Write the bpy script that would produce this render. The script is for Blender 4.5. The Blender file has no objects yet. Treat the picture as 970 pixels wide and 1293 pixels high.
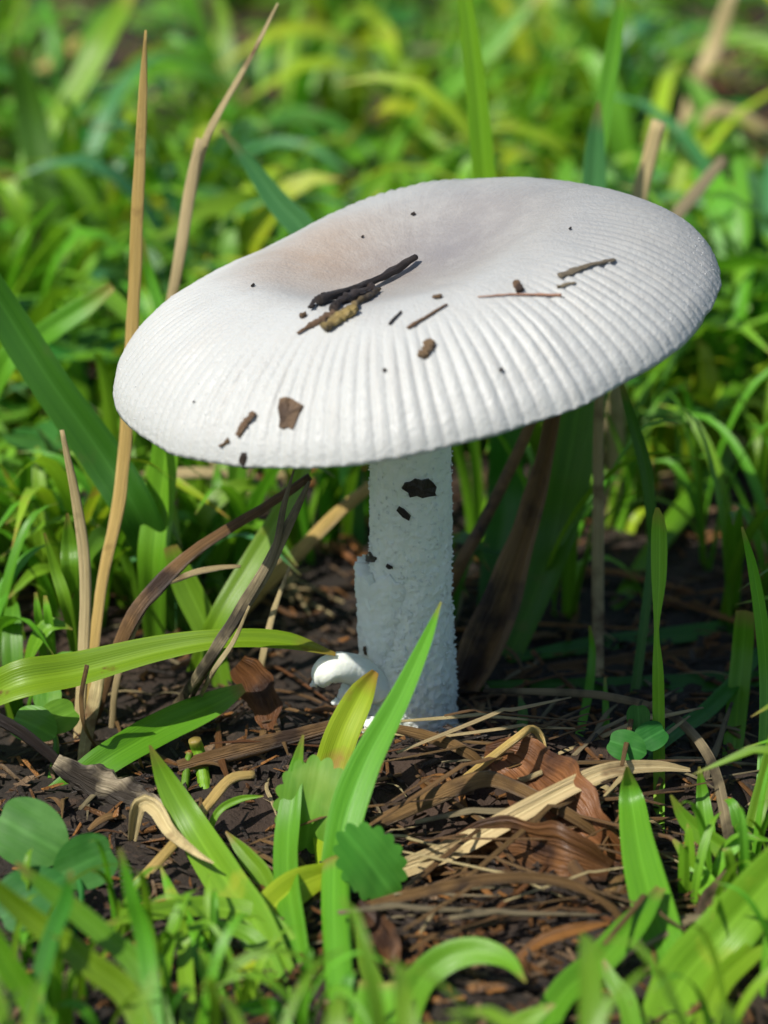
import bpy, math, random
import numpy as np
from mathutils import Vector, Matrix, noise
from mathutils.bvhtree import BVHTree

random.seed(11)
rng = np.random.default_rng(11)
S = 0.01                      # all coordinates below are centimetres; the scene is in metres
scene = bpy.context.scene
COL = scene.collection

# ------------------------------------------------------------------ camera
PITCH = math.radians(22.0)
FPX = 60.0/17.3*1293.0        # focal length in photograph pixels
CX, CY = 485.0, 646.5
DIST = 43.83
FW = Vector((0, math.cos(PITCH), -math.sin(PITCH)))
UP = Vector((0, math.sin(PITCH), math.cos(PITCH)))
RT = Vector((1, 0, 0))
CAM = -(FW*DIST + RT*0.30 - UP*2.64)

cam_d = bpy.data.cameras.new('camera')
cam = bpy.data.objects.new('camera', cam_d)
COL.objects.link(cam)
cam.location = CAM*S
cam.rotation_euler = (math.pi/2 - PITCH, 0, 0)
cam_d.sensor_fit = 'VERTICAL'
cam_d.sensor_height = 17.3
cam_d.sensor_width = 13.0
cam_d.lens = 60.0
cam_d.clip_start = 0.005
cam_d.clip_end = 500.0
cam_d.dof.use_dof = True
cam_d.dof.focus_distance = (DIST-2.0)*S
cam_d.dof.aperture_fstop = 9.0
cam_d.dof.aperture_blades = 7
scene.camera = cam

# ------------------------------------------------------------------ sky, sun, exposure
SUN_DIR = Vector((-3.1, -1.8, 4.6)).normalized()      # towards the sun
world = bpy.data.worlds.new('World')
scene.world = world
world.use_nodes = True
wn = world.node_tree
bg = wn.nodes['Background']
sky = wn.nodes.new('ShaderNodeTexSky')
sky.sky_type = 'NISHITA'
sky.sun_disc = False
sky.sun_elevation = math.asin(SUN_DIR.z)
sky.sun_rotation = math.atan2(SUN_DIR.x, SUN_DIR.y)
bg.inputs['Strength'].default_value = 0.10
wn.links.new(sky.outputs[0], bg.inputs['Color'])

sd = bpy.data.lights.new('sun', 'SUN')
sd.energy = 4.7
sd.angle = math.radians(0.53)
sd.color = (1.0, 0.95, 0.87)
so = bpy.data.objects.new('sun', sd)
COL.objects.link(so)
so.location = SUN_DIR*2.0
so.rotation_euler = SUN_DIR.to_track_quat('Z', 'Y').to_euler()

vs = scene.view_settings
vs.view_transform = 'Standard'
vs.look = 'None'
vs.exposure = 0.28
vs.gamma = 1.0
vs.use_curve_mapping = False

# ------------------------------------------------------------------ pixel <-> place helpers
def nz(x, y, z=0.0):
    return noise.noise(Vector((x, y, z)))

def height(x, y):
    """soil height in cm"""
    h = 0.16*nz(x*0.25, y*0.25, 3.1) + 0.10*nz(x*0.9, y*0.9, 7.7)
    h += 0.60*math.exp(-((x-0.9)/2.4)**2 - ((y+1.75)/0.95)**2)        # heap of litter before the stem
    h += 0.35*math.exp(-((x+1.6)/1.0)**2 - ((y+0.6)/0.9)**2)
    h += (0.0+0.16*nz(x*2.3, y*2.3, 31.0))*math.exp(-(x*x+(y+.2)**2)/0.8)
    h += 0.22*nz(x*1.1, y*1.1, 21.0)*math.exp(-((x-1.2)/3.0)**2 - ((y+3.2)/2.6)**2)
    return h

def ray(px, py):
    return (FW*FPX + RT*(px-CX) - UP*(py-CY)).normalized()

def P(px, py, Y):
    d = ray(px, py)
    return CAM + d*((Y-CAM.y)/d.y)

def G(px, py, lift=0.0):
    d = ray(px, py)
    z = 0.0
    for _ in range(12):
        p = CAM + d*((z-CAM.z)/d.z)
        z = height(p.x, p.y) + lift
    return CAM + d*((z-CAM.z)/d.z)

def cm_per_px(p):
    return (p-CAM).dot(FW)/FPX

# ------------------------------------------------------------------ object helpers
def link(o, parent=None):
    COL.objects.link(o)
    if parent is not None:
        o.parent = parent
    return o

def mesh_of(name, V, F, mat=None, uv=None, smooth=True):
    me = bpy.data.meshes.new(name)
    me.from_pydata([tuple(v) for v in (np.asarray(V, dtype=float)*S)], [], [tuple(int(i) for i in f) for f in F])
    if uv is not None:
        l = me.uv_layers.new(name='UVMap')
        idx = np.empty(len(me.loops), dtype=np.int32)
        me.loops.foreach_get('vertex_index', idx)
        l.data.foreach_set('uv', np.asarray(uv, dtype=np.float32)[idx].ravel())
    if smooth:
        me.polygons.foreach_set('use_smooth', [True]*len(me.polygons))
    if mat is not None:
        me.materials.append(mat)
    me.update()
    return me

def obj(name, V, F, mat, parent=None, uv=None, smooth=True, origin=None):
    """one mesh object; V in cm (world for top-level, parent space for parts)"""
    V = np.asarray(V, dtype=float)
    o = bpy.data.objects.new(name, None)
    if origin is None:
        origin = np.zeros(3)
    me = mesh_of(name, V-np.asarray(origin), F, mat, uv, smooth)
    bpy.data.objects.remove(o)
    o = bpy.data.objects.new(name, me)
    o.location = Vector(origin)*S
    return link(o, parent)

def empty(name, loc=(0, 0, 0), rz=0.0):
    o = bpy.data.objects.new(name, None)
    o.empty_display_size = 0.005
    o.location = Vector(loc)*S
    o.rotation_euler = (0, 0, rz)
    return link(o)

def tag(o, label, cat, group=None):
    o['label'] = label
    o['category'] = cat
    if group:
        o['group'] = group
    return o

def copy_tree(o, parent=None):
    c = o.copy()
    link(c, parent)
    for ch in o.children:
        copy_tree(ch, c)
    return c

def spline(ctrl, n):
    """Catmull-Rom through rows of ctrl, n samples"""
    c = np.asarray(ctrl, dtype=float)
    k = len(c)
    if k == 2:
        t = np.linspace(0, 1, n)[:, None]
        return c[0]*(1-t) + c[1]*t
    e = np.vstack([2*c[0]-c[1], c, 2*c[-1]-c[-2]])
    seg = np.linalg.norm(np.diff(c[:, :3], axis=0), axis=1)+1e-6
    cum = np.concatenate([[0], np.cumsum(seg)])
    s = np.linspace(0, cum[-1], n)
    i = np.clip(np.searchsorted(cum, s, side='right')-1, 0, k-2)
    t = ((s-cum[i])/seg[i])[:, None]
    p0, p1, p2, p3 = e[i], e[i+1], e[i+2], e[i+3]
    return 0.5*((2*p1) + (-p0+p2)*t + (2*p0-5*p1+4*p2-p3)*t*t + (-p0+3*p1-3*p2+p3)*t**3)

def unit(a):
    return a/(np.linalg.norm(a, axis=-1, keepdims=True)+1e-9)

FACE = unit(np.array([-0.25, -1.0, 0.55]))

def ribbon(pts, w, n=26, m=6, fold=0.25, face=None, twist=(0.0, 0.0), wav=0.03, seed=0.0):
    """a leaf blade: pts root->tip (cm), w half-widths (cm); keeled cross-section"""
    C = spline(np.column_stack([np.asarray(pts, float), np.asarray(w, float)]), n)
    p, hw = C[:, :3], np.maximum(C[:, 3], 0.0)
    t = unit(np.gradient(p, axis=0))
    f = FACE if face is None else unit(np.asarray(face, float))
    side = unit(np.cross(t, np.broadcast_to(f, t.shape)))
    nor = unit(np.cross(side, t))
    a = np.radians(np.linspace(twist[0], twist[1], n))[:, None]
    side, nor = side*np.cos(a)+nor*np.sin(a), -side*np.sin(a)+nor*np.cos(a)
    s = np.linspace(-1, 1, m+1)
    V = np.empty((n, m+1, 3))
    UV = np.empty((n, m+1, 2))
    vv = np.linspace(0, 1, n)
    for j, sj in enumerate(s):
        edge = np.array([nz(vv[i]*6, seed+3.3*np.sign(sj), 1.0) for i in range(n)])*wav
        off = -fold*(1-abs(sj))**1.3 + 0.10*fold*math.cos(sj*9.0)
        V[:, j, :] = p + side*((sj*hw*(1+edge))[:, None]) + nor*((off*hw)[:, None])
        UV[:, j, 0] = (sj+1)/2
        UV[:, j, 1] = vv
    F = [(i*(m+1)+j, i*(m+1)+j+1, (i+1)*(m+1)+j+1, (i+1)*(m+1)+j) for i in range(n-1) for j in range(m)]
    return V.reshape(-1, 3), F, UV.reshape(-1, 2)

def stalk(pts, w, n=26, m=10, flat=0.6, rough=0.08, seed=0.0, face=None):
    """a closed flattened tube with ridges, pts root->tip, w half-widths"""
    C = spline(np.column_stack([np.asarray(pts, float), np.asarray(w, float)]), n)
    p, r = C[:, :3], np.maximum(C[:, 3], 0.004)
    t = unit(np.gradient(p, axis=0))
    f = FACE if face is None else unit(np.asarray(face, float))
    side = unit(np.cross(t, np.broadcast_to(f, t.shape)))
    nor = unit(np.cross(side, t))
    V, UV = [], []
    for i in range(n):
        for j in range(m):
            a = 2*math.pi*j/m
            k = 1 + rough*nz(math.cos(a)*1.7+seed, math.sin(a)*1.7, i*0.35+seed) + 0.16*nz(math.cos(a)*3.1+seed*7, math.sin(a)*3.1, i*0.04)
            V.append(p[i] + side[i]*math.cos(a)*r[i]*k + nor[i]*math.sin(a)*r[i]*k*flat)
            UV.append((0.5+0.5*math.cos(a) if a <= math.pi else 0.5-0.5*math.cos(a)+1, i/(n-1)))
    F = [(i*m+j, i*m+(j+1) % m, (i+1)*m+(j+1) % m, (i+1)*m+j) for i in range(n-1) for j in range(m)]
    F.append(tuple(range(m-1, -1, -1)))
    F.append(tuple((n-1)*m+j for j in range(m)))
    return np.array(V), F, np.array(UV)

def join(parts):
    V, F, U, b = [], [], [], 0
    for v, f, u in parts:
        V.append(v); U.append(u)
        F += [tuple(k+b for k in q) for q in f]
        b += len(v)
    return np.vstack(V), F, np.vstack(U)

# ------------------------------------------------------------------ materials
def new_mat(name):
    m = bpy.data.materials.new(name)
    m.use_nodes = True
    nt = m.node_tree
    return m, nt, nt.nodes['Principled BSDF'], nt.nodes['Material Output']

def N(nt, typ, **kw):
    n = nt.nodes.new(typ)
    for k, v in kw.items():
        setattr(n, k, v)
    return n

def mathn(nt, op, a, b=None, c=None):
    n = nt.nodes.new('ShaderNodeMath')
    n.operation = op
    for i, x in enumerate((a, b, c)):
        if x is None:
            continue
        if isinstance(x, (int, float)):
            n.inputs[i].default_value = x
        else:
            nt.links.new(x, n.inputs[i])
    return n.outputs[0]

def mixc(nt, fac, a, b, blend='MIX'):
    n = nt.nodes.new('ShaderNodeMix')
    n.data_type = 'RGBA'
    n.blend_type = blend
    for s, x in ((n.inputs['Factor'], fac), (n.inputs['A'], a), (n.inputs['B'], b)):
        pass
    fi, ai, bi = n.inputs[0], n.inputs[6], n.inputs[7]
    for s, x in ((fi, fac), (ai, a), (bi, b)):
        if isinstance(x, (int, float)):
            s.default_value = x
        elif isinstance(x, tuple):
            s.default_value = (*x, 1.0) if len(x) == 3 else x
        else:
            nt.links.new(x, s)
    return n.outputs[2]

def ramp(nt, fac, lo, hi):
    n = nt.nodes.new('ShaderNodeMapRange')
    n.clamp = True
    nt.links.new(fac, n.inputs[0])
    n.inputs[1].default_value = lo
    n.inputs[2].default_value = hi
    return n.outputs[0]

def noise_n(nt, vec, scale, detail=3.0, rough=0.55):
    n = nt.nodes.new('ShaderNodeTexNoise')
    n.inputs['Scale'].default_value = scale
    n.inputs['Detail'].default_value = detail
    n.inputs['Roughness'].default_value = rough
    if vec is not None:
        nt.links.new(vec, n.inputs['Vector'])
    return n

def blade_mat(name, c_lo, c_hi, c_spot, trans=0.35, rough=0.4, spot=(0.62, 0.72), tip=None, veins=17, bump=0.18, var=0.25, vein_col=0.16, spec=0.45):
    m, nt, bs, out = new_mat(name)
    tc = N(nt, 'ShaderNodeTexCoord')
    sep = N(nt, 'ShaderNodeSeparateXYZ')
    nt.links.new(tc.outputs['UV'], sep.inputs[0])
    info = N(nt, 'ShaderNodeObjectInfo')
    u, v = sep.outputs[0], sep.outputs[1]
    # stretched fibre noise along the blade, offset per object
    cmb = N(nt, 'ShaderNodeCombineXYZ')
    nt.links.new(mathn(nt, 'MULTIPLY', u, 22.0), cmb.inputs[0])
    nt.links.new(mathn(nt, 'MULTIPLY', v, 1.6), cmb.inputs[1])
    nt.links.new(mathn(nt, 'MULTIPLY', info.outputs['Random'], 37.0), cmb.inputs[2])
    fib = noise_n(nt, cmb.outputs[0], 1.0, 3.0)
    obn = noise_n(nt, tc.outputs['Object'], 130.0, 4.0)
    big = noise_n(nt, tc.outputs['Object'], 45.0, 2.0)
    vein = mathn(nt, 'SINE', mathn(nt, 'MULTIPLY', u, veins*2*math.pi))
    vein = mathn(nt, 'MULTIPLY', mathn(nt, 'MULTIPLY_ADD', vein, 0.5, 0.5), ramp(nt, fib.outputs[0], 0.3, 0.65))
    mid = mathn(nt, 'SUBTRACT', 1.0, ramp(nt, mathn(nt, 'ABSOLUTE', mathn(nt, 'SUBTRACT', u, 0.5)), 0.0, 0.05))
    f = mathn(nt, 'ADD', mathn(nt, 'MULTIPLY', fib.outputs[0], 0.6), mathn(nt, 'MULTIPLY', big.outputs[0], 0.5))
    col = mixc(nt, ramp(nt, f, 0.35, 0.75), c_lo, c_hi)
    col = mixc(nt, mathn(nt, 'MULTIPLY', vein, vein_col), col, tuple(min(1, x*1.7+0.01) for x in c_hi))
    col = mixc(nt, mathn(nt, 'MULTIPLY', mid, 0.35), col, tuple(min(1, x*1.6+0.02) for x in c_hi))
    col = mixc(nt, ramp(nt, mathn(nt, 'ADD', obn.outputs[0], mathn(nt, 'MULTIPLY', info.outputs['Random'], 0.04)), *spot), col, c_spot)
    if tip:
        tf = ramp(nt, mathn(nt, 'ADD', v, mathn(nt, 'MULTIPLY', obn.outputs[0], 0.10)), 0.97, 1.06)
        col = mixc(nt, tf, col, tip)
    hsv = N(nt, 'ShaderNodeHueSaturation')
    nt.links.new(col, hsv.inputs['Color'])
    nt.links.new(mathn(nt, 'MULTIPLY_ADD', info.outputs['Random'], var*1.6, 1.0-var*0.8), hsv.inputs['Value'])
    r2 = mathn(nt, 'FRACT', mathn(nt, 'MULTIPLY', info.outputs['Random'], 17.31))
    hv = 0.045 if trans > .25 else 0.012
    nt.links.new(mathn(nt, 'MULTIPLY_ADD', r2, hv, 0.5-hv/2), hsv.inputs['Hue'])
    col = hsv.outputs[0]
    nt.links.new(col, bs.inputs['Base Color'])
    nt.links.new(mathn(nt, 'MULTIPLY_ADD', obn.outputs[0], 0.25, rough-0.12), bs.inputs['Roughness'])
    bs.inputs['Specular IOR Level'].default_value = spec
    b = N(nt, 'ShaderNodeBump')
    b.inputs['Strength'].default_value = bump
    b.inputs['Distance'].default_value = 0.0004
    nt.links.new(mathn(nt, 'ADD', mathn(nt, 'MULTIPLY', vein, 1.0 if trans > .25 else .25), mathn(nt, 'MULTIPLY', fib.outputs[0], 1.5 if trans > .25 else 2.6)), b.inputs['Height'])
    nt.links.new(b.outputs[0], bs.inputs['Normal'])
    if trans > 0:
        tr = N(nt, 'ShaderNodeBsdfTranslucent')
        nt.links.new(mixc(nt, 0.5, col, mixc(nt, 1.0, col, (1.25, 1.15, 0.5), 'MULTIPLY')), tr.inputs['Color'])
        mx = N(nt, 'ShaderNodeMixShader')
        mx.inputs[0].default_value = trans
        nt.links.new(bs.outputs[0], mx.inputs[1])
        nt.links.new(tr.outputs[0], mx.inputs[2])
        nt.links.new(mx.outputs[0], out.inputs['Surface'])
    return m

M = {}
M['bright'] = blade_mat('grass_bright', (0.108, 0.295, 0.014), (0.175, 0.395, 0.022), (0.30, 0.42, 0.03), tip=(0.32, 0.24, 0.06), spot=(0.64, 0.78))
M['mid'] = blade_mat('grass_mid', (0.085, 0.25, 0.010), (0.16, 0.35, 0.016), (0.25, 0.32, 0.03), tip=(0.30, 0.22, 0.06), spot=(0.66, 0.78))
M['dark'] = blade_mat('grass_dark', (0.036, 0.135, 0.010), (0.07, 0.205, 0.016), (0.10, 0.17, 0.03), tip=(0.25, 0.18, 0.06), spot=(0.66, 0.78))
M['blue'] = blade_mat('grass_blue_green', (0.045, 0.19, 0.055), (0.10, 0.29, 0.10), (0.2, 0.35, 0.16), tip=(0.3, 0.25, 0.08), spot=(0.64, 0.76), rough=0.33)
M['yellow'] = blade_mat('grass_yellow', (0.27, 0.42, 0.012), (0.40, 0.52, 0.025), (0.40, 0.27, 0.05), tip=(0.42, 0.22, 0.05), spot=(0.60, 0.72))
M['blight'] = blade_mat('grass_blighted', (0.12, 0.29, 0.010), (0.20, 0.40, 0.016), (0.17, 0.10, 0.02), tip=(0.36, 0.20, 0.05), spot=(0.63, 0.68))
M['straw'] = blade_mat('straw', (0.48, 0.36, 0.155), (0.70, 0.56, 0.30), (0.16, 0.085, 0.035), trans=0.08, rough=0.5, spot=(0.58, 0.72), veins=6, bump=0.7, vein_col=0.10)
M['straw_gold'] = blade_mat('straw_golden', (0.46, 0.29, 0.075), (0.68, 0.47, 0.17), (0.17, 0.075, 0.02), trans=0.08, rough=0.45, spot=(0.60, 0.74), veins=6, bump=0.7, vein_col=0.10)
M['straw_grey'] = blade_mat('straw_grey', (0.17, 0.13, 0.07), (0.38, 0.31, 0.17), (0.05, 0.038, 0.02), trans=0.04, rough=0.55, spot=(0.50, 0.64), veins=5, bump=0.7, vein_col=0.10)
M['straw_brown'] = blade_mat('straw_brown', (0.095, 0.050, 0.017), (0.28, 0.162, 0.06), (0.045, 0.024, 0.012), trans=0.05, rough=0.5, spot=(0.52, 0.66), veins=5, bump=0.7, vein_col=0.10)
M['leaf_brown'] = blade_mat('dead_leaf', (0.12, 0.048, 0.016), (0.26, 0.115, 0.036), (0.045, 0.02, 0.010), trans=0.2, rough=0.42, spot=(0.50, 0.66), veins=7, bump=0.7, vein_col=0.10)
M['leaf_orange'] = blade_mat('dead_leaf_orange', (0.28, 0.11, 0.028), (0.46, 0.21, 0.065), (0.10, 0.04, 0.015), trans=0.2, rough=0.42, spot=(0.55, 0.70), veins=7, bump=0.7, vein_col=0.10)
M['twig'] = blade_mat('twig_dark', (0.016, 0.011, 0.009), (0.05, 0.034, 0.024), (0.11, 0.08, 0.055), trans=0.0, rough=0.55, spot=(0.60, 0.72), veins=4, bump=0.7, vein_col=0.10)
M['bark'] = blade_mat('bark_brown', (0.105, 0.062, 0.030), (0.235, 0.15, 0.08), (0.045, 0.026, 0.016), trans=0.0, rough=0.6, spot=(0.55, 0.68), veins=4, bump=0.7, vein_col=0.10)
M['bark_grey'] = blade_mat('bark_grey', (0.16, 0.125, 0.08), (0.34, 0.28, 0.18), (0.03, 0.022, 0.014), trans=0.0, rough=0.6, spot=(0.50, 0.60), veins=4, bump=0.7, vein_col=0.10)
M['bark_yellow'] = blade_mat('bark_yellow', (0.30, 0.20, 0.065), (0.48, 0.36, 0.13), (0.03, 0.018, 0.011), trans=0.0, rough=0.55, spot=(0.42, 0.54), veins=3, bump=0.7, vein_col=0.10)
M['needle'] = blade_mat('needle_red_brown', (0.26, 0.12, 0.07), (0.40, 0.21, 0.13), (0.12, 0.05, 0.03), trans=0.0, rough=0.5, spot=(0.60, 0.70), veins=3, bump=0.4)
M['clover'] = blade_mat('clover_leaf', (0.030, 0.145, 0.020), (0.058, 0.21, 0.030), (0.08, 0.24, 0.05), trans=0.35, rough=0.55, spec=0.25, spot=(0.60, 0.76), veins=9, bump=0.08, vein_col=0.02)
M['weed'] = blade_mat('weed_leaf', (0.085, 0.27, 0.022), (0.14, 0.36, 0.035), (0.19, 0.38, 0.05), trans=0.35, rough=0.40, spot=(0.62, 0.78), veins=8, bump=0.08, vein_col=0.02)

def soil_mat():
    m, nt, bs, out = new_mat('soil')
    tc = N(nt, 'ShaderNodeTexCoord')
    a = noise_n(nt, tc.outputs['Object'], 90.0, 6.0, 0.65)
    b = noise_n(nt, tc.outputs['Object'], 420.0, 5.0, 0.7)
    c = noise_n(nt, tc.outputs['Object'], 18.0, 3.0)
    col = mixc(nt, ramp(nt, a.outputs[0], 0.35, 0.7), (0.008, 0.0055, 0.0035), (0.028, 0.017, 0.008))
    col = mixc(nt, ramp(nt, b.outputs[0], 0.55, 0.75), col, (0.075, 0.042, 0.022))
    col = mixc(nt, ramp(nt, c.outputs[0], 0.50, 0.68), col, (0.045, 0.024, 0.013))
    nt.links.new(col, bs.inputs['Base Color'])
    bs.inputs['Roughness'].default_value = 0.85
    bp = N(nt, 'ShaderNodeBump')
    bp.inputs['Strength'].default_value = 1.0
    bp.inputs['Distance'].default_value = 0.0015
    nt.links.new(mathn(nt, 'ADD', a.outputs[0], mathn(nt, 'MULTIPLY', b.outputs[0], 0.6)), bp.inputs['Height'])
    nt.links.new(bp.outputs[0], bs.inputs['Normal'])
    return m
M['soil'] = soil_mat()

R_CAP = 3.66
def cap_mat():
    m, nt, bs, out = new_mat('mushroom_cap')
    tc = N(nt, 'ShaderNodeTexCoord')
    sep = N(nt, 'ShaderNodeSeparateXYZ')
    nt.links.new(tc.outputs['Object'], sep.inputs[0])
    x, y = sep.outputs[0], sep.outputs[1]
    r = mathn(nt, 'SQRT', mathn(nt, 'ADD', mathn(nt, 'MULTIPLY', x, x), mathn(nt, 'MULTIPLY', y, y)))
    r = mathn(nt, 'DIVIDE', r, R_CAP*S)
    n1 = noise_n(nt, tc.outputs['Object'], 70.0, 4.0, 0.6)
    n2 = noise_n(nt, tc.outputs['Object'], 320.0, 4.0, 0.6)
    n3 = noise_n(nt, tc.outputs['Object'], 1800.0, 2.0, 0.6)
    # fine radial fibres
    ang = mathn(nt, 'ARCTAN2', y, x)
    cmb = N(nt, 'ShaderNodeCombineXYZ')
    nt.links.new(mathn(nt, 'MULTIPLY', ang, 26.0), cmb.inputs[0])
    nt.links.new(mathn(nt, 'MULTIPLY', r, 2.0), cmb.inputs[1])
    fib = noise_n(nt, cmb.outputs[0], 1.0, 3.0)
    rr = mathn(nt, 'ADD', r, mathn(nt, 'MULTIPLY_ADD', n1.outputs[0], 0.5, -0.25))
    rr = mathn(nt, 'ADD', rr, mathn(nt, 'MULTIPLY', mathn(nt, 'MULTIPLY_ADD', fib.outputs[0], 0.22, -0.11), ramp(nt, r, .15, .5)))
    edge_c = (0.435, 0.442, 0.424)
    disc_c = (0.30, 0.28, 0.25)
    rs = mathn(nt, 'SUBTRACT', rr, mathn(nt, 'MULTIPLY', mathn(nt, 'ADD', x, mathn(nt, 'MULTIPLY', y, 0.8)), 12.0))  # grey pigment, deepened towards far right; that side's weaker light is painted in
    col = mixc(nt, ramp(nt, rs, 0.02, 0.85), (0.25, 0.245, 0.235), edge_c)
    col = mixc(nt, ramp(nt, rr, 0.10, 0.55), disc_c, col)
    # brownish flush on one side of the disc, mauve grey on the other
    dx = mathn(nt, 'ADD', x, 0.85*S); dy = mathn(nt, 'ADD', y, -0.7*S)
    d1 = mathn(nt, 'SQRT', mathn(nt, 'ADD', mathn(nt, 'MULTIPLY', dx, dx), mathn(nt, 'MULTIPLY', dy, dy)))
    d1 = mathn(nt, 'ADD', d1, mathn(nt, 'MULTIPLY_ADD', n1.outputs[0], 0.008, -0.004))
    col = mixc(nt, mathn(nt, 'MULTIPLY', mathn(nt, 'SUBTRACT', 1.0, ramp(nt, d1, 0.002, 0.015)), 1.0), col, (0.34, 0.27, 0.21))
    ex = mathn(nt, 'ADD', x, -0.5*S); ey = mathn(nt, 'ADD', y, -0.75*S)
    d2 = mathn(nt, 'SQRT', mathn(nt, 'ADD', mathn(nt, 'MULTIPLY', ex, ex), mathn(nt, 'MULTIPLY', ey, ey)))
    d2 = mathn(nt, 'ADD', d2, mathn(nt, 'MULTIPLY_ADD', n1.outputs[0], 0.010, -0.005))
    col = mixc(nt, mathn(nt, 'MULTIPLY', mathn(nt, 'SUBTRACT', 1.0, ramp(nt, d2, 0.001, 0.015)), 1.0), col, (0.20, 0.19, 0.19))
    col = mixc(nt, mathn(nt, 'MULTIPLY', ramp(nt, n2.outputs[0], 0.45, 0.75), 0.28), col, (0.38, 0.375, 0.355))
    col = mixc(nt, mathn(nt, 'MULTIPLY', mathn(nt, 'MULTIPLY', ramp(nt, fib.outputs[0], 0.5, 0.75), ramp(nt, r, .2, .5)), 0.22), col, (0.36, 0.335, 0.30))
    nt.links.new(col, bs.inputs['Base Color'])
    nt.links.new(mathn(nt, 'MULTIPLY_ADD', n2.outputs[0], 0.35, 0.32), bs.inputs['Roughness'])
    bs.inputs['Specular IOR Level'].default_value = 0.35
    bs.inputs['Subsurface Weight'].default_value = 0.25
    bs.inputs['Subsurface Radius'].default_value = (1.0, 0.8, 0.6)
    bs.inputs['Subsurface Scale'].default_value = 0.0006
    b = N(nt, 'ShaderNodeBump')
    b.inputs['Strength'].default_value = 0.5
    b.inputs['Distance'].default_value = 0.0003
    h = mathn(nt, 'ADD', mathn(nt, 'MULTIPLY', n3.outputs[0], 0.9), mathn(nt, 'MULTIPLY', mathn(nt, 'MULTIPLY', fib.outputs[0], ramp(nt, r, .2, .5)), 0.7))
    h = mathn(nt, 'ADD', h, mathn(nt, 'MULTIPLY', n2.outputs[0], 0.45))
    nt.links.new(h, b.inputs['Height'])
    nt.links.new(b.outputs[0], bs.inputs['Normal'])
    return m
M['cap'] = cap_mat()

def flesh_mat():
    m, nt, bs, out = new_mat('mushroom_flesh')
    tc = N(nt, 'ShaderNodeTexCoord')
    n1 = noise_n(nt, tc.outputs['Object'], 260.0, 4.0, 0.6)
    n2 = noise_n(nt, tc.outputs['Object'], 1400.0, 3.0, 0.6)
    col = mixc(nt, ramp(nt, n1.outputs[0], 0.35, 0.7), (0.76, 0.80, 0.70), (0.87, 0.89, 0.80))
    nt.links.new(col, bs.inputs['Base Color'])
    bs.inputs['Roughness'].default_value = 0.55
    bs.inputs['Subsurface Weight'].default_value = 0.5
    bs.inputs['Subsurface Radius'].default_value = (1.0, 0.9, 0.7)
    bs.inputs['Subsurface Scale'].default_value = 0.0012
    b = N(nt, 'ShaderNodeBump')
    b.inputs['Strength'].default_value = 0.5
    b.inputs['Distance'].default_value = 0.0003
    nt.links.new(mathn(nt, 'ADD', n1.outputs[0], mathn(nt, 'MULTIPLY', n2.outputs[0], 0.6)), b.inputs['Height'])
    nt.links.new(b.outputs[0], bs.inputs['Normal'])
    return m
M['flesh'] = flesh_mat()

def dew_mat():
    m, nt, bs, out = new_mat('dew')
    bs.inputs['Base Color'].default_value = (0.92, 0.93, 0.93, 1)
    bs.inputs['Roughness'].default_value = 0.06
    bs.inputs['Transmission Weight'].default_value = 0.55
    bs.inputs['IOR'].default_value = 1.33
    return m
M['dew'] = dew_mat()

# ------------------------------------------------------------------ ground
def build_ground():
    def axis(lo, hi, step):
        core = np.arange(lo, hi+1e-6, step)
        out = np.geomspace(step, 20000.0, 26)
        return np.concatenate([lo-out[::-1], core, hi+out])
    xs = axis(-14, 14, 0.16)
    ys = axis(-12, 45, 0.2)
    V = []
    for y in ys:
        for x in xs:
            far = max(abs(x)-24, abs(y-16)-40, 0.0)
            k = math.exp(-far/40.0)
            z = height(x, y)*k
            if far == 0:
                z += 0.07*nz(x*2.6, y*2.6, 11.0) + 0.05*nz(x*6.0, y*6.0, 5.0)
            V.append((x, y, z))
    nx = len(xs)
    F = [(j*nx+i, j*nx+i+1, (j+1)*nx+i+1, (j+1)*nx+i) for j in range(len(ys)-1) for i in range(nx-1)]
    o = obj('ground', V, F, M['soil'])
    o['kind'] = 'structure'
build_ground()

# ------------------------------------------------------------------ mushroom
CAP_ROLL = math.radians(12.8)
CAP_OPEN = math.radians(24.0)
n_cap = math.cos(CAP_OPEN)*(-math.sin(CAP_ROLL)*RT + math.cos(CAP_ROLL)*UP) - math.sin(CAP_OPEN)*FW
n_cap.normalize()
CAP_O = P(524, 413, 0.10)
e1 = (RT - n_cap*RT.dot(n_cap)).normalized()
e2 = n_cap.cross(e1)
CAP_M = Matrix((e1, e2, n_cap)).transposed()          # local -> world

stem_foot = Vector((P(516, 922, 0.0).x, 0.0, -0.4))
mush = empty('mushroom', (0, 0, 0))
tag(mush, 'white mushroom with a broad tilted grey-white ribbed cap on a scaly stem', 'mushroom')

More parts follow.
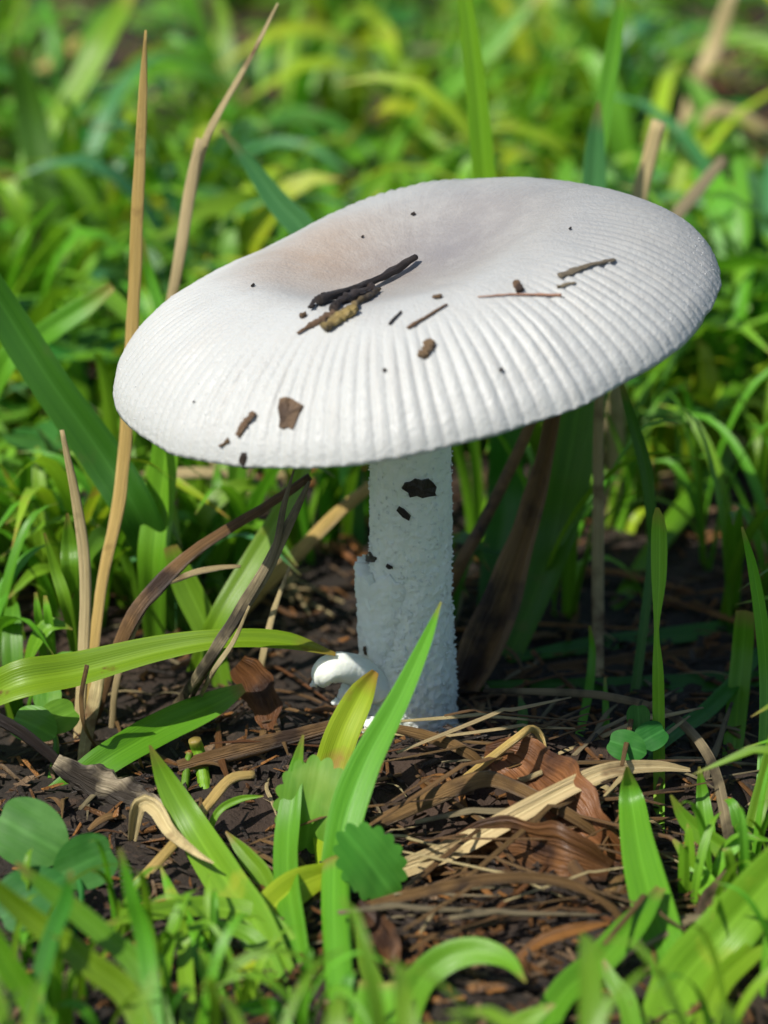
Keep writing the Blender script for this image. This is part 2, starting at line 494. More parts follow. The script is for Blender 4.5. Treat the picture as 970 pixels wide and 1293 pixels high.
PROFILE = [(0.0, .78), (.10, .78), (.22, .80), (.34, .89), (.44, .985), (.54, .99), (.66, .90), (.78, .725), (.88, .50), (.95, .27), (.98, .13), (.997, 0.0)]
UNDER = [(1.0, -.06), (.988, -.075), (.96, .0), (.90, .12), (.75, .26), (.5, .34), (.12, .36)]
NRIB = 122
def build_cap():
    top = spline([(a, b, 0) for a, b in PROFILE], 84)[:, :2]
    und = spline([(a, b, 0) for a, b in [PROFILE[-1]]+UNDER], 26)[1:, :2]
    prof = np.vstack([top[1:], und])
    ntop = len(top)-1
    nth = NRIB*10
    V = [(0, 0, PROFILE[0][1] + 0.05*nz(4, 0, 0.3) + 0.018*nz(0, 0, 9.3) - 0.16*math.exp(-(0.02/0.27)**2 - (0.10/0.25)**2))]
    for i, (r, z) in enumerate(prof):
        for k in range(nth):
            th = 2*math.pi*k/nth
            c, s = math.cos(th), math.sin(th)
            ex = 1 + 0.022*nz(c*1.3, s*1.3, 2.0) + 0.014*nz(c*4, s*4, 5.0) + 0.006*nz(c*13, s*13, 3.0)
            ph = th*NRIB + 2.4*nz(c*3.0, s*3.0, r*1.5+1) + 0.7*nz(c*14, s*14, r*4)
            zz = z
            if i < ntop:
                g = min(1, max(0, (r-0.57)/0.25)); g = g*g*(3-2*g)
                w = abs(math.sin(ph/2))
                amp = 0.040*(0.75+0.5*nz(c*9, s*9, r*3))
                zz += g*amp*(w**0.8-0.62) * (1.0 if r < .985 else 0.75)
                ex += g*0.0035*(w**0.7-0.6)
                zz += 0.05*nz(c*r*2.2+4, s*r*2.2, 0.3) + 0.018*nz(c*r*6, s*r*6, 9.3)
                zz += 0.006*g*nz(c*r*40, s*r*40, 2.3)
                zz -= 0.20*math.exp(-((r*c+0.52)/0.36)**2 - ((r*s-0.62)/0.38)**2)     # one shoulder sags
                zz -= 0.16*math.exp(-((r*c-0.02)/0.27)**2 - ((r*s-0.10)/0.25)**2)
            V.append((r*R_CAP*ex*c, r*R_CAP*ex*s, zz))
    F = [(0, 1+k, 1+(k+1) % nth) for k in range(nth)]
    for i in range(len(prof)-1):
        b0, b1 = 1+i*nth, 1+(i+1)*nth
        for k in range(nth):
            k2 = (k+1) % nth
            F.append((b0+k, b1+k, b1+k2, b0+k2))
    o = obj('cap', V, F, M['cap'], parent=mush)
    o.location = CAP_O*S
    o.rotation_euler = CAP_M.to_euler()
    # gills
    gv, gf, b = [], [], 0
    def zu(r):
        return np.interp(r, [.12, .5, .75, .90, .96, .988], [.36, .34, .26, .12, .0, -.075])
    for k in range(NRIB):
        th = 2*math.pi*(k+0.5)/NRIB
        c, s = math.cos(th), math.sin(th)
        short = (k % 2 == 1)
        rs = np.linspace(0.45 if short else 0.18, 0.965, 8)
        for r in rs:
            dep = 0.30*math.sin(math.pi*min(1, max(0.02, (0.985-r)/0.86)))**0.7*(0.5 if short else 1)
            for t in (-0.008, 0.008):
                for zz in (zu(r)+0.02, zu(r)-dep):
                    gv.append((r*R_CAP*c - t*s, r*R_CAP*s + t*c, zz))
        for i in range(7):
            q = b+i*4
            gf += [(q, q+4, q+5, q+1), (q+2, q+3, q+7, q+6), (q+1, q+5, q+7, q+3)]
        b += 32
    g = obj('gills', gv, gf, M['flesh'], parent=o)
    # dew along the margin
    dv, df, b = [], [], 0
    loc_bvh = BVHTree.FromPolygons([Vector(v) for v in V], F)
    for k in range(620):
        th = 2*math.pi*random.random()
        r = 0.985-abs(random.gauss(0, 0.06))
        if r < .72: continue
        z = float(np.interp(r, [p[0] for p in PROFILE], [p[1] for p in PROFILE]))
        rad = random.uniform(0.004, 0.010)
        hit = loc_bvh.ray_cast(Vector((r*R_CAP*math.cos(th), r*R_CAP*math.sin(th), 3)), Vector((0, 0, -1)))[0]
        if hit is None or hit.z < -.05: continue
        ctr = np.array(hit) + np.array((0, 0, .002))
        for a, rr_ in ((-0.6, .8), (0.35, .93), (0.85, .52)):
            for q in range(6):
                an = q*math.pi/3
                dv.append(ctr+rad*np.array((rr_*math.cos(an), rr_*math.sin(an), a)))
        dv.append(ctr+np.array((0, 0, rad)))
        for ring in (0, 6):
            for q in range(6):
                df.append((b+ring+q, b+ring+(q+1) % 6, b+ring+6+(q+1) % 6, b+ring+6+q))
        for q in range(6):
            df.append((b+12+q, b+12+(q+1) % 6, b+18))
        b += 19
    d = obj('dew_drops', dv, df, M['dew'], parent=o)
    d['kind'] = 'stuff'
    return o, [CAP_M @ Vector(v) + CAP_O for v in V], F
cap, capW, capF = build_cap()
cap_bvh = BVHTree.FromPolygons(capW, capF)

STEM_TOP = CAP_O + n_cap*0.40
def stem_axis(t):
    return stem_foot*(1-t) + STEM_TOP*t + Vector((0.10, 0, 0))*math.sin(math.pi*t)*0.3
def build_stem():
    nh, na = 330, 180
    V, UV = [], []
    for i in range(nh):
        t = i/(nh-1)
        c = stem_axis(t)
        rad = 0.505 + 0.075*math.exp(-((t-0.10)/0.2)**2) - 0.02*math.sin(t*3) + 0.10*max(0, (t-0.93)/0.07)**2
        flo = 0.15 + 0.85*max(0.0, 1-max(0, t-0.15)/0.75)        # scurfier towards the foot
        for k in range(na):
            a = 2*math.pi*k/na
            ca, sa = math.cos(a), math.sin(a)
            z = t*6.0
            d = 0.018*nz(ca*2.2, sa*2.2, z*0.8)
            f = nz(ca*5.5, sa*5.5, z*9.0)*0.6 + nz(ca*11, sa*11, z*17+4)*0.5
            d += flo*0.042*max(-0.2, f) + flo*0.013*nz(ca*22, sa*22, z*38)
            V.append((c.x+(rad+d)*ca, c.y+(rad+d)*sa, c.z))
    F = [(i*na+k, i*na+(k+1) % na, (i+1)*na+(k+1) % na, (i+1)*na+k) for i in range(nh-1) for k in range(na)]
    o = obj('stem', V, F, M['flesh'], parent=mush)
    # torn veil hanging on the side
    def zt(py): return (P(460, py, -0.1).z - stem_foot.z)/(STEM_TOP.z-stem_foot.z)
    t0, t1 = zt(885), zt(728)
    nh2, na2 = 70, 44
    fv, ff = [], []
    for side in (0, 1):
        for i in range(nh2):
            q = i/(nh2-1)
            for k in range(na2):
                w = k/(na2-1)
                a = math.radians(118 + 150*w)
                ragged = 0.035*nz(w*7, 3.3, 1.0) + 0.02*nz(w*19, 1.3, 1.0)
                t = t0 + (t1-t0)*q + ragged*q
                c = stem_axis(t)
                bell = min(1.0, w/.15)*(1-w)**.8
                off = 0.12 + 0.10*q**1.5*math.exp(-((w-.40)/.3)**2) + 0.03*nz(w*4, q*5, 7.0) + 0.022*nz(w*15, q*21, 2.0)
                ca, sa = math.cos(a), math.sin(a)
                scf = 0.035*max(-.2, nz(ca*5.5, sa*5.5, t*54)*.6+nz(ca*11, sa*11, t*102)*.5) + .012*nz(ca*22, sa*22, t*228)
                rr = 0.46 + ((off+.10)*bell+scf if side == 0 else -0.06)
                fv.append((c.x+rr*math.cos(a), c.y+rr*math.sin(a), c.z))
    n_ = nh2*na2
    for i in range(nh2-1):
        for k in range(na2-1):
            a = i*na2+k
            ff.append((a, a+1, a+na2+1, a+na2))
            ff.append((n_+a, n_+a+na2, n_+a+na2+1, n_+a+1))
    for k in range(na2-1):
        a = (nh2-1)*na2+k
        ff.append((a, a+1, n_+a+1, n_+a))
        ff.append((k, n_+k, n_+k+1, k+1))
    veil = obj('torn_veil', fv, ff, M['flesh'], parent=o)
    sv, sf, b = [], [], 0
    for k in range(2600):
        t = random.random()**1.3*.86 + .02
        a = random.uniform(0, 6.283)
        c = stem_axis(t)
        ca, sa = math.cos(a), math.sin(a)
        rad = .505 + .075*math.exp(-((t-.10)/.2)**2) - .02*math.sin(t*3) + .012
        ctr = np.array((c.x+rad*ca, c.y+rad*sa, c.z))
        e_ = random.uniform(.008, .026)*(1.15-.7*t)
        out_ = np.array((ca, sa, random.uniform(-.2, .5))); tan_ = np.array((-sa, ca, 0)); up_ = np.array((0, 0, 1.0))
        ring = [ctr + e_*(tan_*math.cos(x_)*random.uniform(.6, 1.3) + up_*math.sin(x_)*random.uniform(.6, 1.5)) - out_*e_*.3 for x_ in (0, 1.26, 2.51, 3.77, 5.03)]
        sv += ring + [ctr + out_*e_*random.uniform(.7, 1.6)]
        sf += [(b+i, b+(i+1) % 5, b+5) for i in range(5)]
        b += 6
    sc_ = obj('scurf', sv, sf, M['flesh'], parent=o)
    sc_['kind'] = 'stuff'
    return o, V+list(map(tuple, fv)), F+[tuple(x+len(V) for x in f) for f in ff]
stem, stV, stF = build_stem()
stem_bvh = BVHTree.FromPolygons([Vector(v) for v in stV], stF)

def build_volva():
    # smooth curled lobe beside the foot
    c = [P(478, 872, -0.40), P(452, 848, -0.55), P(425, 843, -0.68), P(410, 851, -0.72), P(405, 862, -0.7)]
    w = [0.2, 0.19, 0.185, 0.165, 0.10]
    v, f, u = stalk(c, w, n=40, m=20, flat=0.95, rough=0.04)
    obj('volva_lobe', v, f, M['flesh'], parent=mush)
    k = 0
    for (a, b, c2, d2, Y, w0) in ((438, 862, 428, 884, -.6, .07), (446, 868, 441, 893, -.7, .09), (470, 905, 462, 935, -.75, .10), (489, 915, 497, 938, -.7, .11),
                                  (566, 918, 592, 928, -.15, .09), (455, 880, 452, 905, -.72, .08), (428, 884, 419, 888, -.62, .05), (400, 858, 392, 866, -.6, .05)):
        p0, p1 = P(a, b, Y), P(c2, d2, Y-.05)
        mid = (p0+p1)/2 + Vector((0.02, -0.04, 0.02))
        v, f, u = stalk([p0, mid, p1], [w0*.8, w0, w0*.4], n=14, m=10, flat=0.7, rough=0.6, seed=k*3.1)
        obj('volva_scrap', v, f, M['flesh'], parent=mush)
        k += 1
build_volva()

# ------------------------------------------------------------------ bits lying on the cap and the stem
def cast(px, py, bvh):
    d = ray(px, py)
    for k in range(12):                     # slide inwards if a pixel just misses the edge
        loc, nor, idx, dist = bvh.ray_cast(CAM, ray(px+(524-px)*k*.02, py))
        if loc is not None: break
    return loc, nor

def bit(name, label, cat, a, b, wpx, mat, bvh=None, shape='stick', taper=(1, 1), thick=0.6, arch=0.0, rough=0.25, seed=0.0, group=None, lift=0.5):
    bvh = bvh or cap_bvh
    A, na = cast(*a, bvh)
    B, nb = cast(*b, bvh)
    if A is None or B is None:
        print('MISS', name, a, b); return
    n = (na+nb).normalized()
    hw = wpx*0.5*cm_per_px(A)
    n_ = 30
    pts, ws = [], []
    for i in range(6):
        q = i/5
        p = A.lerp(B, q)
        # follow the surface
        loc, no, ix, ds = bvh.find_nearest(p)
        p = loc + n*(.014 + hw*thick*lift + arch*math.sin(math.pi*q))
        p = p + Vector((nz(q*3, seed, 1), nz(q*3, seed, 2), 0))*hw*0.5
        pts.append(p); ws.append(hw*(taper[0]*(1-q)+taper[1]*q)*(1+rough*1.5*nz(q*7, seed, 5)))
    v, f, u = stalk(pts, ws, n=n_, m=9, flat=thick, rough=rough*2.2, seed=seed, face=n)
    o = obj(name, v, f, mat, uv=u, origin=A)
    tag(o, label, cat, group)
    return o

bit('twig', 'long black-brown twig lying across the dip of the mushroom cap', 'twig', (404, 387), (525, 332), 12, M['twig'], taper=(1, .85), thick=.9, seed=1, lift=1.3)
bit('twig', 'short stubby dark twig tucked under the long black twig on the cap', 'twig', (420, 394), (470, 368), 16, M['twig'], taper=(.8, 1), thick=.8, seed=2, rough=.4, lift=.5)
bit('twig', 'thick dark twig chunk with peeling yellow bark on the cap', 'twig', (411, 420), (449, 395), 19, M['bark_yellow'], taper=(.9, .8), thick=.8, seed=3, rough=.3, lift=.7)
bit('twig', 'thin yellow twig end continuing from the bark chunk on the cap', 'twig', (446, 395), (479, 369), 11, M['bark_yellow'], taper=(1, .7), thick=.8, seed=4, rough=.4, lift=.7)
bit('bark_flake', 'frayed brown plant flake beside the twig pile on the cap', 'flake', (376, 423), (424, 397), 15, M['bark'], taper=(.3, 1.1), thick=.35, seed=5, rough=.5, lift=.4)
bit('bark_flake', 'curled dark flake at the knobbly end of the long black twig', 'flake', (394, 393), (415, 376), 13, M['twig'], taper=(.7, 1), thick=.5, seed=6, rough=.6, lift=1.2)
bit('crumb', 'tiny brown crumb left of the twig pile on the cap', 'crumb', (380, 402), (387, 399), 7, M['bark'], thick=.9, seed=7)
bit('wood_chip', 'narrow ribbed brown wood chip near the lower cap margin', 'chip', (302, 551), (323, 522), 12, M['bark'], taper=(.9, .8), thick=.5, seed=8, rough=.3)
bit('wood_chip', 'tiny dark wood splinter below the ribbed chip at the cap margin', 'chip', (278, 564), (290, 556), 6, M['bark'], taper=(.5, 1), thick=.5, seed=9)
bit('splinter', 'thin short black splinter right of the twig pile on the cap', 'splinter', (492, 411), (507, 395), 3.5, M['twig'], thick=.8, seed=10)
bit('splinter', 'slim brown splinter slanting across the middle of the cap', 'splinter', (516, 416), (565, 386), 5.5, M['bark'], taper=(1, .6), thick=.7, seed=11)
bit('wood_chip', 'stubby dark brown chip lying among the ribs of the cap', 'chip', (531, 452), (545, 434), 13, M['bark'], taper=(.8, 1), thick=.6, seed=12, rough=.35)
bit('needle', 'long thin reddish brown needle lying on the cap', 'needle', (603, 377), (709, 375), 4.5, M['needle'], taper=(.4, 1), thick=.8, seed=13)
bit('seed', 'small dark brown seed touching the reddish needle on the cap', 'seed', (651, 359), (657, 370), 11, M['bark'], taper=(.8, 1), thick=.8, seed=14)
bit('splinter', 'grey-tan striped bark splinter on the far side of the cap', 'splinter', (706, 351), (776, 330), 10, M['bark_grey'], taper=(1, .6), thick=.4, seed=15, rough=.35)
bit('splinter', 'tiny grey bark sliver below the striped bark splinter', 'splinter', (704, 363), (727, 358), 6, M['bark_grey'], taper=(1, .6), thick=.4, seed=16)
bit('crumb', 'small squarish brown crumb above the slim brown splinter on the cap', 'crumb', (549, 377), (558, 376), 7, M['bark'], thick=.7, seed=17)
for k, (x, y, w) in enumerate(((486, 468, 4), (632, 468, 4), (320, 362, 3.5), (458, 300, 2.5), (523, 271, 4), (246, 508, 2), (720, 290, 2.5))):
    bit('speck', 'tiny dark speck of dirt on the mushroom cap', 'speck', (x-w*.4, y+1), (x+w*.4, y-1), w, M['twig'], thick=.8, seed=20+k, group='dirt specks on the cap')
bit('speck', 'dark dirt speck in the middle of the stem', 'speck', (490, 713), (495, 716), 6, M['twig'], bvh=stem_bvh, thick=.5, seed=34)
bit('speck', 'thin brown dirt speck low on the torn veil', 'speck', (462, 816), (463, 826), 5, M['bark'], bvh=stem_bvh, thick=.5, seed=35)

def plate(label, poly, mat, bvh, th, seed=0):
    cs = [cast(x, y, bvh) for x, y in poly]
    n = sum((c[1] for c in cs), Vector()).normalized()
    m = len(cs)
    V = [c[0]-n*0.01 for c in cs] + [c[0]+n*(th+th*.4*nz(i*1.7, seed, 2)) for i, c in enumerate(cs)]
    mid = cast(sum(q[0] for q in poly)/m, sum(q[1] for q in poly)/m, bvh)[0] + n*th*1.2
    inner = [mid.lerp(V[m+i], .5) + n*th*.5*nz(i*2.3, seed, 5) for i in range(m)]
    V += inner + [mid + n*th*.3]
    F = [(i, (i+1) % m, m+(i+1) % m, m+i) for i in range(m)] + [(m+i, m+(i+1) % m, 2*m+(i+1) % m, 2*m+i) for i in range(m)]
    F += [(2*m+i, 2*m+(i+1) % m, 3*m) for i in range(m)] + [tuple(range(m-1, -1, -1))]
    uv = [(0.5+0.4*math.cos(i*6.283/m), 0.5+0.4*math.sin(i*6.283/m)) for i in range(m)]*2+[(0.5+0.2*math.cos(i*6.283/m), 0.5+0.2*math.sin(i*6.283/m)) for i in range(m)]+[(0.5, 0.5)]
    o = obj('bark_flake', np.array([tuple(v) for v in V]), F, M[mat], uv=uv, smooth=False, origin=V[0])
    tag(o, label, 'flake')
plate('flat four-sided brown bark flake near the lower cap margin', [(354, 504), (361, 502), (368, 503), (376, 508), (384, 513), (379, 521), (375, 531), (370, 543), (364, 540), (358, 542), (353, 540), (354, 530), (352, 516)], 'bark', cap_bvh, .022, 1)
plate('large ragged black-brown flake stuck high on the stem', [(507, 616), (511, 609), (518, 608), (524, 604), (533, 606), (541, 604), (547, 609), (551, 614), (549, 621), (551, 625), (541, 626), (533, 628), (526, 625), (517, 627), (515, 621)], 'twig', stem_bvh, .035, 2)
plate('small oblong dark flake below the large flake on the stem', [(501, 644), (504, 639), (511, 643), (519, 651), (517, 657), (509, 653)], 'twig', stem_bvh, .02, 3)
plate('ragged dark flake on the edge of the stem above the torn veil', [(463, 702), (467, 697), (471, 702), (476, 704), (473, 710), (467, 711), (463, 709)], 'twig', stem_bvh, .02, 4)
# dark crumbs caught under the rim
for k, (a, b, Y, lab) in enumerate((((300, 574), (300, 592), -3.05, 'black crumb hanging from the cap rim above the bent stalks'), ((466, 570), (463, 584), -3.0, 'small black crumb hanging from the cap rim beside the stem'))):
    loc, n = None, None
    p = cap_bvh.find_nearest(P(a[0], a[1], Y))[0]
    q = p + Vector((0.01, 0, -0.17 if k == 0 else -0.13))
    v, f, u = stalk([p+Vector((0, 0, .02)), (p+q)/2, q], [0.03, 0.055, 0.02], n=9, m=8, flat=.8, rough=.8, seed=k)
    tag(obj('crumb', v, f, M['twig'], uv=u, origin=p), lab, 'crumb')

# ------------------------------------------------------------------ individual plants and stalks, traced to their own depth
def above(px, py, Y, lift):
    p = P(px, py, Y)
    return p if p.z > height(p.x, p.y)+lift else G(px, py, lift)
def pts_of(spec, flat=False, lift=None):
    out = []
    flat = flat or spec[-1][2] is not None
    for i, s in enumerate(spec):
        if s[2] is None:
            g = G(s[0], s[1]); out.append(Vector((g.x, g.y, g.z-0.12)))
        else:
            k = len(spec)-1-i
            out.append(above(s[0], s[1], s[2], lift[i] if lift else 0.06 if flat else min(0.05+0.13*k, 0.5)))
    return out
_seed = [0]
def grow(name, mat, label, spec, wpx, cat='grass', kind='blade', fold=.28, twist=None, parent=None, n=30, flat=.42, rough=.10, face=None, wav=.06, lift=None):
    """spec: tip-first list of (px, py, depth Y or None for soil); wpx: full widths in photo pixels"""
    _seed[0] += 1
    sd_ = _seed[0]*1.73
    ps = pts_of(spec, lift=lift)[::-1]
    w = [x*0.5*cm_per_px(p) for x, p in zip(wpx[::-1], ps)]
    ps = [tuple(p) for p in ps]
    if kind == 'blade':
        if twist is None:
            twist = (14*math.sin(sd_), 14*math.cos(sd_*1.3))
        v, f, u = ribbon(ps, w, n=n, m=8, fold=fold, twist=twist, seed=sd_, face=face, wav=wav)
    else:
        v, f, u = stalk(ps, w, n=n+8, m=14, flat=flat, rough=rough, seed=sd_, face=face)
    if parent is not None:
        v = v - np.array(parent.location)/S
        return obj(name, v, f, M[mat], parent=parent, uv=u)
    o = obj(name, v, f, M[mat], uv=u, origin=ps[0])
    return tag(o, label, cat)

g = grow
# ---- tall stalks and blades around the cap
g('dry_stalk', 'straw_gold', 'tall upright golden dry stalk passing the low edge of the cap', [(184, 38, 2.6), (180, 130, 2.6), (173, 280, 2.4), (165, 450, 2.1), (152, 620, 1.5), (128, 745, .8), (104, 930, None)], [3, 12, 16, 17, 17, 15, 13], 'stalk', 'stalk', n=50, rough=.2)
g('dry_stalk', 'straw', 'thin pale straw stem leaning above the cap from a split sheath', [(351, 4, 4.2), (318, 70, 4.2), (278, 140, 4.2), (257, 185, 4.2), (240, 260, 4.1)], [3, 7, 9, 11, 9], 'stalk', 'stalk')
g('dry_stalk', 'straw', 'pale dry sheath behind the cap holding the thin straw stem', [(252, 175, 4.1), (240, 240, 4.1), (226, 330, 4.0), (214, 410, 4.0), (205, 600, 3.6), (208, 742, None)], [9, 15, 14, 14, 14, 14], 'stalk', 'stalk')
g('dry_stalk', 'straw', 'slender straw stalk crossing the wide dark blade below the cap edge', [(78, 543, .5), (96, 630, .4), (107, 710, .3), (107, 800, .1), (98, 935, None)], [6, 13, 15, 15, 14], 'stalk', 'stalk')
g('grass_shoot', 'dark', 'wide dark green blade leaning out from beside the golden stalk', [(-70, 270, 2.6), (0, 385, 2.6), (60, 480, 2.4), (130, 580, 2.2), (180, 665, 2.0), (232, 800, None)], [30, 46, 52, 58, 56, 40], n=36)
g('grass_shoot', 'blue', 'pale blue-green pointed blade rising behind the cap slope', [(279, 163, 5.6), (310, 200, 5.6), (350, 255, 5.5), (392, 305, 5.4), (430, 420, 5.2), (450, 690, None)], [4, 16, 30, 36, 36, 26])
g('grass_shoot', 'mid', 'tall upright green blade standing behind the top of the cap', [(578, -60, 6), (590, 20, 6), (601, 110, 6), (611, 225, 6), (625, 420, 6), (640, 675, None)], [18, 25, 32, 34, 36, 30], twist=(0, 25))
g('grass_shoot', 'mid', 'narrow leaning green blade rising out of a folded sheath behind the cap', [(788, -30, 7.4), (775, 60, 7.3), (760, 150, 7.1), (746, 240, 6.8), (720, 430, 6), (690, 660, None)], [10, 22, 25, 26, 26, 22])
g('grass_shoot', 'blue', 'short pointed blue-green sheath blade behind the far cap edge', [(756, 128, 6.6), (753, 165, 6.6), (750, 240, 6.5), (744, 400, 6.2), (735, 655, None)], [4, 20, 32, 34, 26])
g('dry_stalk', 'straw', 'cut straw stub standing up behind the far cap edge', [(832, 153, 7.0), (820, 200, 7.0), (805, 262, 6.9), (785, 400, 6.4), (775, 660, None)], [18, 20, 22, 22, 20], 'stalk', 'stalk')
g('dry_stalk', 'straw_grey', 'pale grey straw end poking out past the high cap edge', [(915, 199, 10), (885, 235, 9.8), (850, 278, 9.6), (800, 345, 9.2), (748, 600, None)], [13, 17, 18, 18, 16], 'stalk', 'stalk')
g('grass_shoot', 'mid', 'broad blurred green blade sweeping behind the high cap edge', [(1030, 320, 11), (970, 365, 10.6), (905, 410, 10.2), (840, 462, 9.8), (770, 520, 9.2), (690, 630, None)], [36, 48, 54, 54, 50, 36])
# ---- behind the stem in the shade
g('dry_stalk', 'straw', 'slim straw-topped stalk seen below the high side of the cap', [(772, 380, 2.6), (757, 500, 2.5), (756, 640, 2.4), (755, 760, 2.2), (757, 865, None)], [12, 13, 15, 15, 12], 'stalk', 'stalk')
g('grass_shoot', 'dark', 'thin dark green blade curving down from under the high cap edge', [(783, 480, 1.8), (798, 530, 1.8), (815, 590, 1.7), (822, 650, 1.6), (822, 715, 1.5), (800, 880, None)], [5, 14, 17, 14, 12, 12])
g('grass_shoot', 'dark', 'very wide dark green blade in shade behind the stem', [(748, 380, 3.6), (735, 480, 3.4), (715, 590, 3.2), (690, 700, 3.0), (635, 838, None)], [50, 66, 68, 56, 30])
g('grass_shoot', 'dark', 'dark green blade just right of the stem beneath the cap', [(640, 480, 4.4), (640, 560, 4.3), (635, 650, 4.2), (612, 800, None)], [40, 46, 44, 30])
g('dead_leaf', 'straw_brown', 'long folded brown dead sheath leaning to the foot of the stem', [(702, 500, 2.2), (684, 590, 2.1), (655, 690, 1.8), (620, 790, 1.4), (570, 890, None)], [20, 24, 40, 52, 40], 'dead leaf', fold=1.0, wav=.25)
g('dry_stalk', 'straw_brown', 'thin dark brown stalk slanting behind the stem', [(680, 510, 2.8), (650, 580, 2.7), (610, 660, 2.5), (578, 720, 2.3), (540, 800, None)], [12, 15, 16, 18, 14], 'stalk', 'stalk')
g('cut_grass', 'mid', 'cut green grass stem with a split pale end near the bare soil', [(935, 552, 7.6), (910, 585, 7.4), (870, 635, 7.0), (830, 690, 6.6), (768, 775, None)], [24, 28, 29, 28, 22], 'stem', 'stalk')
g('grass_shoot', 'bright', 'round-tipped upright blade pinched in its middle beside bare soil', [(830, 641, -1.4), (832, 665, -1.4), (832, 730, -1.5), (829, 795, -1.6), (831, 850, -1.7), (832, 940, -1.9), (833, 1060, None)], [5, 20, 20, 7, 15, 16, 14], twist=(10, 10))
g('grass_shoot', 'mid', 'blunt dark upright blade in shade beyond the pinched blade', [(941, 772, .6), (937, 830, .6), (930, 900, .5), (920, 1000, None)], [24, 28, 28, 24], twist=(5, 0))
g('grass_shoot', 'bright', 'slender pointed blade curving up beyond the blunt upright blade', [(937, 665, -.8), (950, 715, -.8), (962, 790, -.9), (968, 880, -1.1), (962, 1000, None)], [3, 13, 18, 18, 15])
for k, (lab, mat, sp, w) in enumerate((
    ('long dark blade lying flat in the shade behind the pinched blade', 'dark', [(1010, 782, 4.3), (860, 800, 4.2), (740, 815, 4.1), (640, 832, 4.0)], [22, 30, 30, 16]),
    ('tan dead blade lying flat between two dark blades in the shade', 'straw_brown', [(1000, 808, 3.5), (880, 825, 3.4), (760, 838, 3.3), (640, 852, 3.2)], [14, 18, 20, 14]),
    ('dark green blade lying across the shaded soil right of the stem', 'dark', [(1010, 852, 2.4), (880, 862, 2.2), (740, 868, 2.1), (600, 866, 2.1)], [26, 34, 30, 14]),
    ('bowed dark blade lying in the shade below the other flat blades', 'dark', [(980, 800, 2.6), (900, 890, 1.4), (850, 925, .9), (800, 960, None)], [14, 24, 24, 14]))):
    g('grass_shoot' if mat == 'dark' else 'dead_leaf', mat, lab, sp, w, 'grass' if mat == 'dark' else 'dead leaf', face=(0, -.5, 1))
g('dry_straw', 'straw_grey', 'long speckled tan stem looping round the shaded soil to the front', [(610, 872, 1.0), (700, 874, .9), (770, 880, .7), (845, 902, .1), (895, 955, -.9), (916, 1030, -2.2), (925, 1110, -3.6), (912, 1180, -5.0), (925, 1310, None)], [6, 9, 10, 11, 14, 16, 15, 14, 14], 'stem', 'stalk', n=60)
g('grass_sprout', 'mid', 'little upright sprout with a brown tip in the shade right of the stem', [(745, 790, .9), (748, 825, .9), (742, 880, .8), (725, 945, None)], [3, 10, 12, 11])
g('grass_sprout', 'mid', 'tiny pointed sprout in the shade beside the clover leaves', [(764, 855, .3), (765, 900, .3), (765, 950, None)], [3, 9, 9])
g('grass_sprout', 'dark', 'small dark sprout close behind the litter heap', [(656, 878, .3), (660, 905, .3), (655, 945, None)], [3, 15, 12])
# ---- left middle
g('grass_shoot', 'blight', 'long arching blade with a brown scab reaching the stem foot', [(424, 826, -.75), (360, 808, -.8), (280, 806, -.9), (200, 818, -1.0), (100, 843, -1.2), (0, 866, -1.4), (-120, 930, None)], [6, 28, 30, 40, 52, 56, 44], n=44, face=(0, -.75, 1), fold=.45)
g('dry_stalk', 'straw_brown', 'dark kinked dead stalk leaning under the cap', [(392, 602, .7), (335, 640, .6), (255, 690, .3), (200, 740, .1), (160, 795, -.1), (110, 915, None)], [10, 13, 15, 20, 18, 15], 'stalk', 'stalk', flat=.4, rough=.3)
g('dry_stalk', 'straw', 'thin curled straw branching from the dark kinked stalk', [(304, 715, .2), (270, 718, .2), (235, 727, .15), (190, 752, .05), (150, 850, -.2), (140, 920, None)], [4, 8, 9, 10, 9, 8], 'stalk', 'stalk')
g('dry_stalk', 'straw_grey', 'grey frayed dead stalk leaning across the arching blade', [(391, 608, -.9), (368, 655, -1.0), (335, 720, -1.1), (298, 780, -1.2), (255, 845, -1.3), (213, 895, None)], [4, 13, 17, 17, 15, 14], 'stalk', 'stalk', flat=.35, rough=.3)
g('dry_stalk', 'straw_grey', 'short grey spike splitting off the frayed dead stalk', [(371, 594, -.95), (358, 640, -1.0), (345, 700, -1.1), (310, 765, -1.2), (262, 845, -1.25), (228, 895, None)], [2, 8, 9, 8, 7, 6], 'stalk', 'stalk')
g('dry_stalk', 'straw', 'fine pale straw beside the frayed grey stalk', [(315, 765, -1.3), (295, 810, -1.35), (268, 850, -1.4), (240, 895, None)], [3, 6, 7, 6], 'stalk', 'stalk')
g('dry_stalk', 'straw', 'thin straw sliver standing between the grey stalk and the stem', [(366, 715, .6), (345, 775, .5), (330, 840, .3), (325, 880, None)], [3, 8, 9, 8], 'stalk', 'stalk')
g('dry_straw', 'straw', 'blurred tan straw lying across the grass beyond the golden stalk', [(330, 610, 5.0), (250, 597, 5.0), (130, 612, 5.0), (0, 632, 5.0), (-80, 650, 5.0), (-150, 760, None)], [8, 14, 16, 16, 16, 14], 'straw', 'stalk')
g('dry_straw', 'straw_gold', 'blurred golden straw slanting behind the torn veil', [(480, 605, 3.4), (430, 645, 3.4), (380, 695, 3.2), (340, 735, 3.0), (270, 800, None)], [12, 16, 18, 18, 16], 'straw', 'stalk')
g('grass_shoot', 'mid', 'half-shaded upright blade below the low rim of the cap', [(212, 470, 2.2), (208, 570, 2.2), (200, 640, 2.1), (192, 720, 1.9), (196, 820, None)], [20, 36, 42, 40, 26], twist=(0, 10))
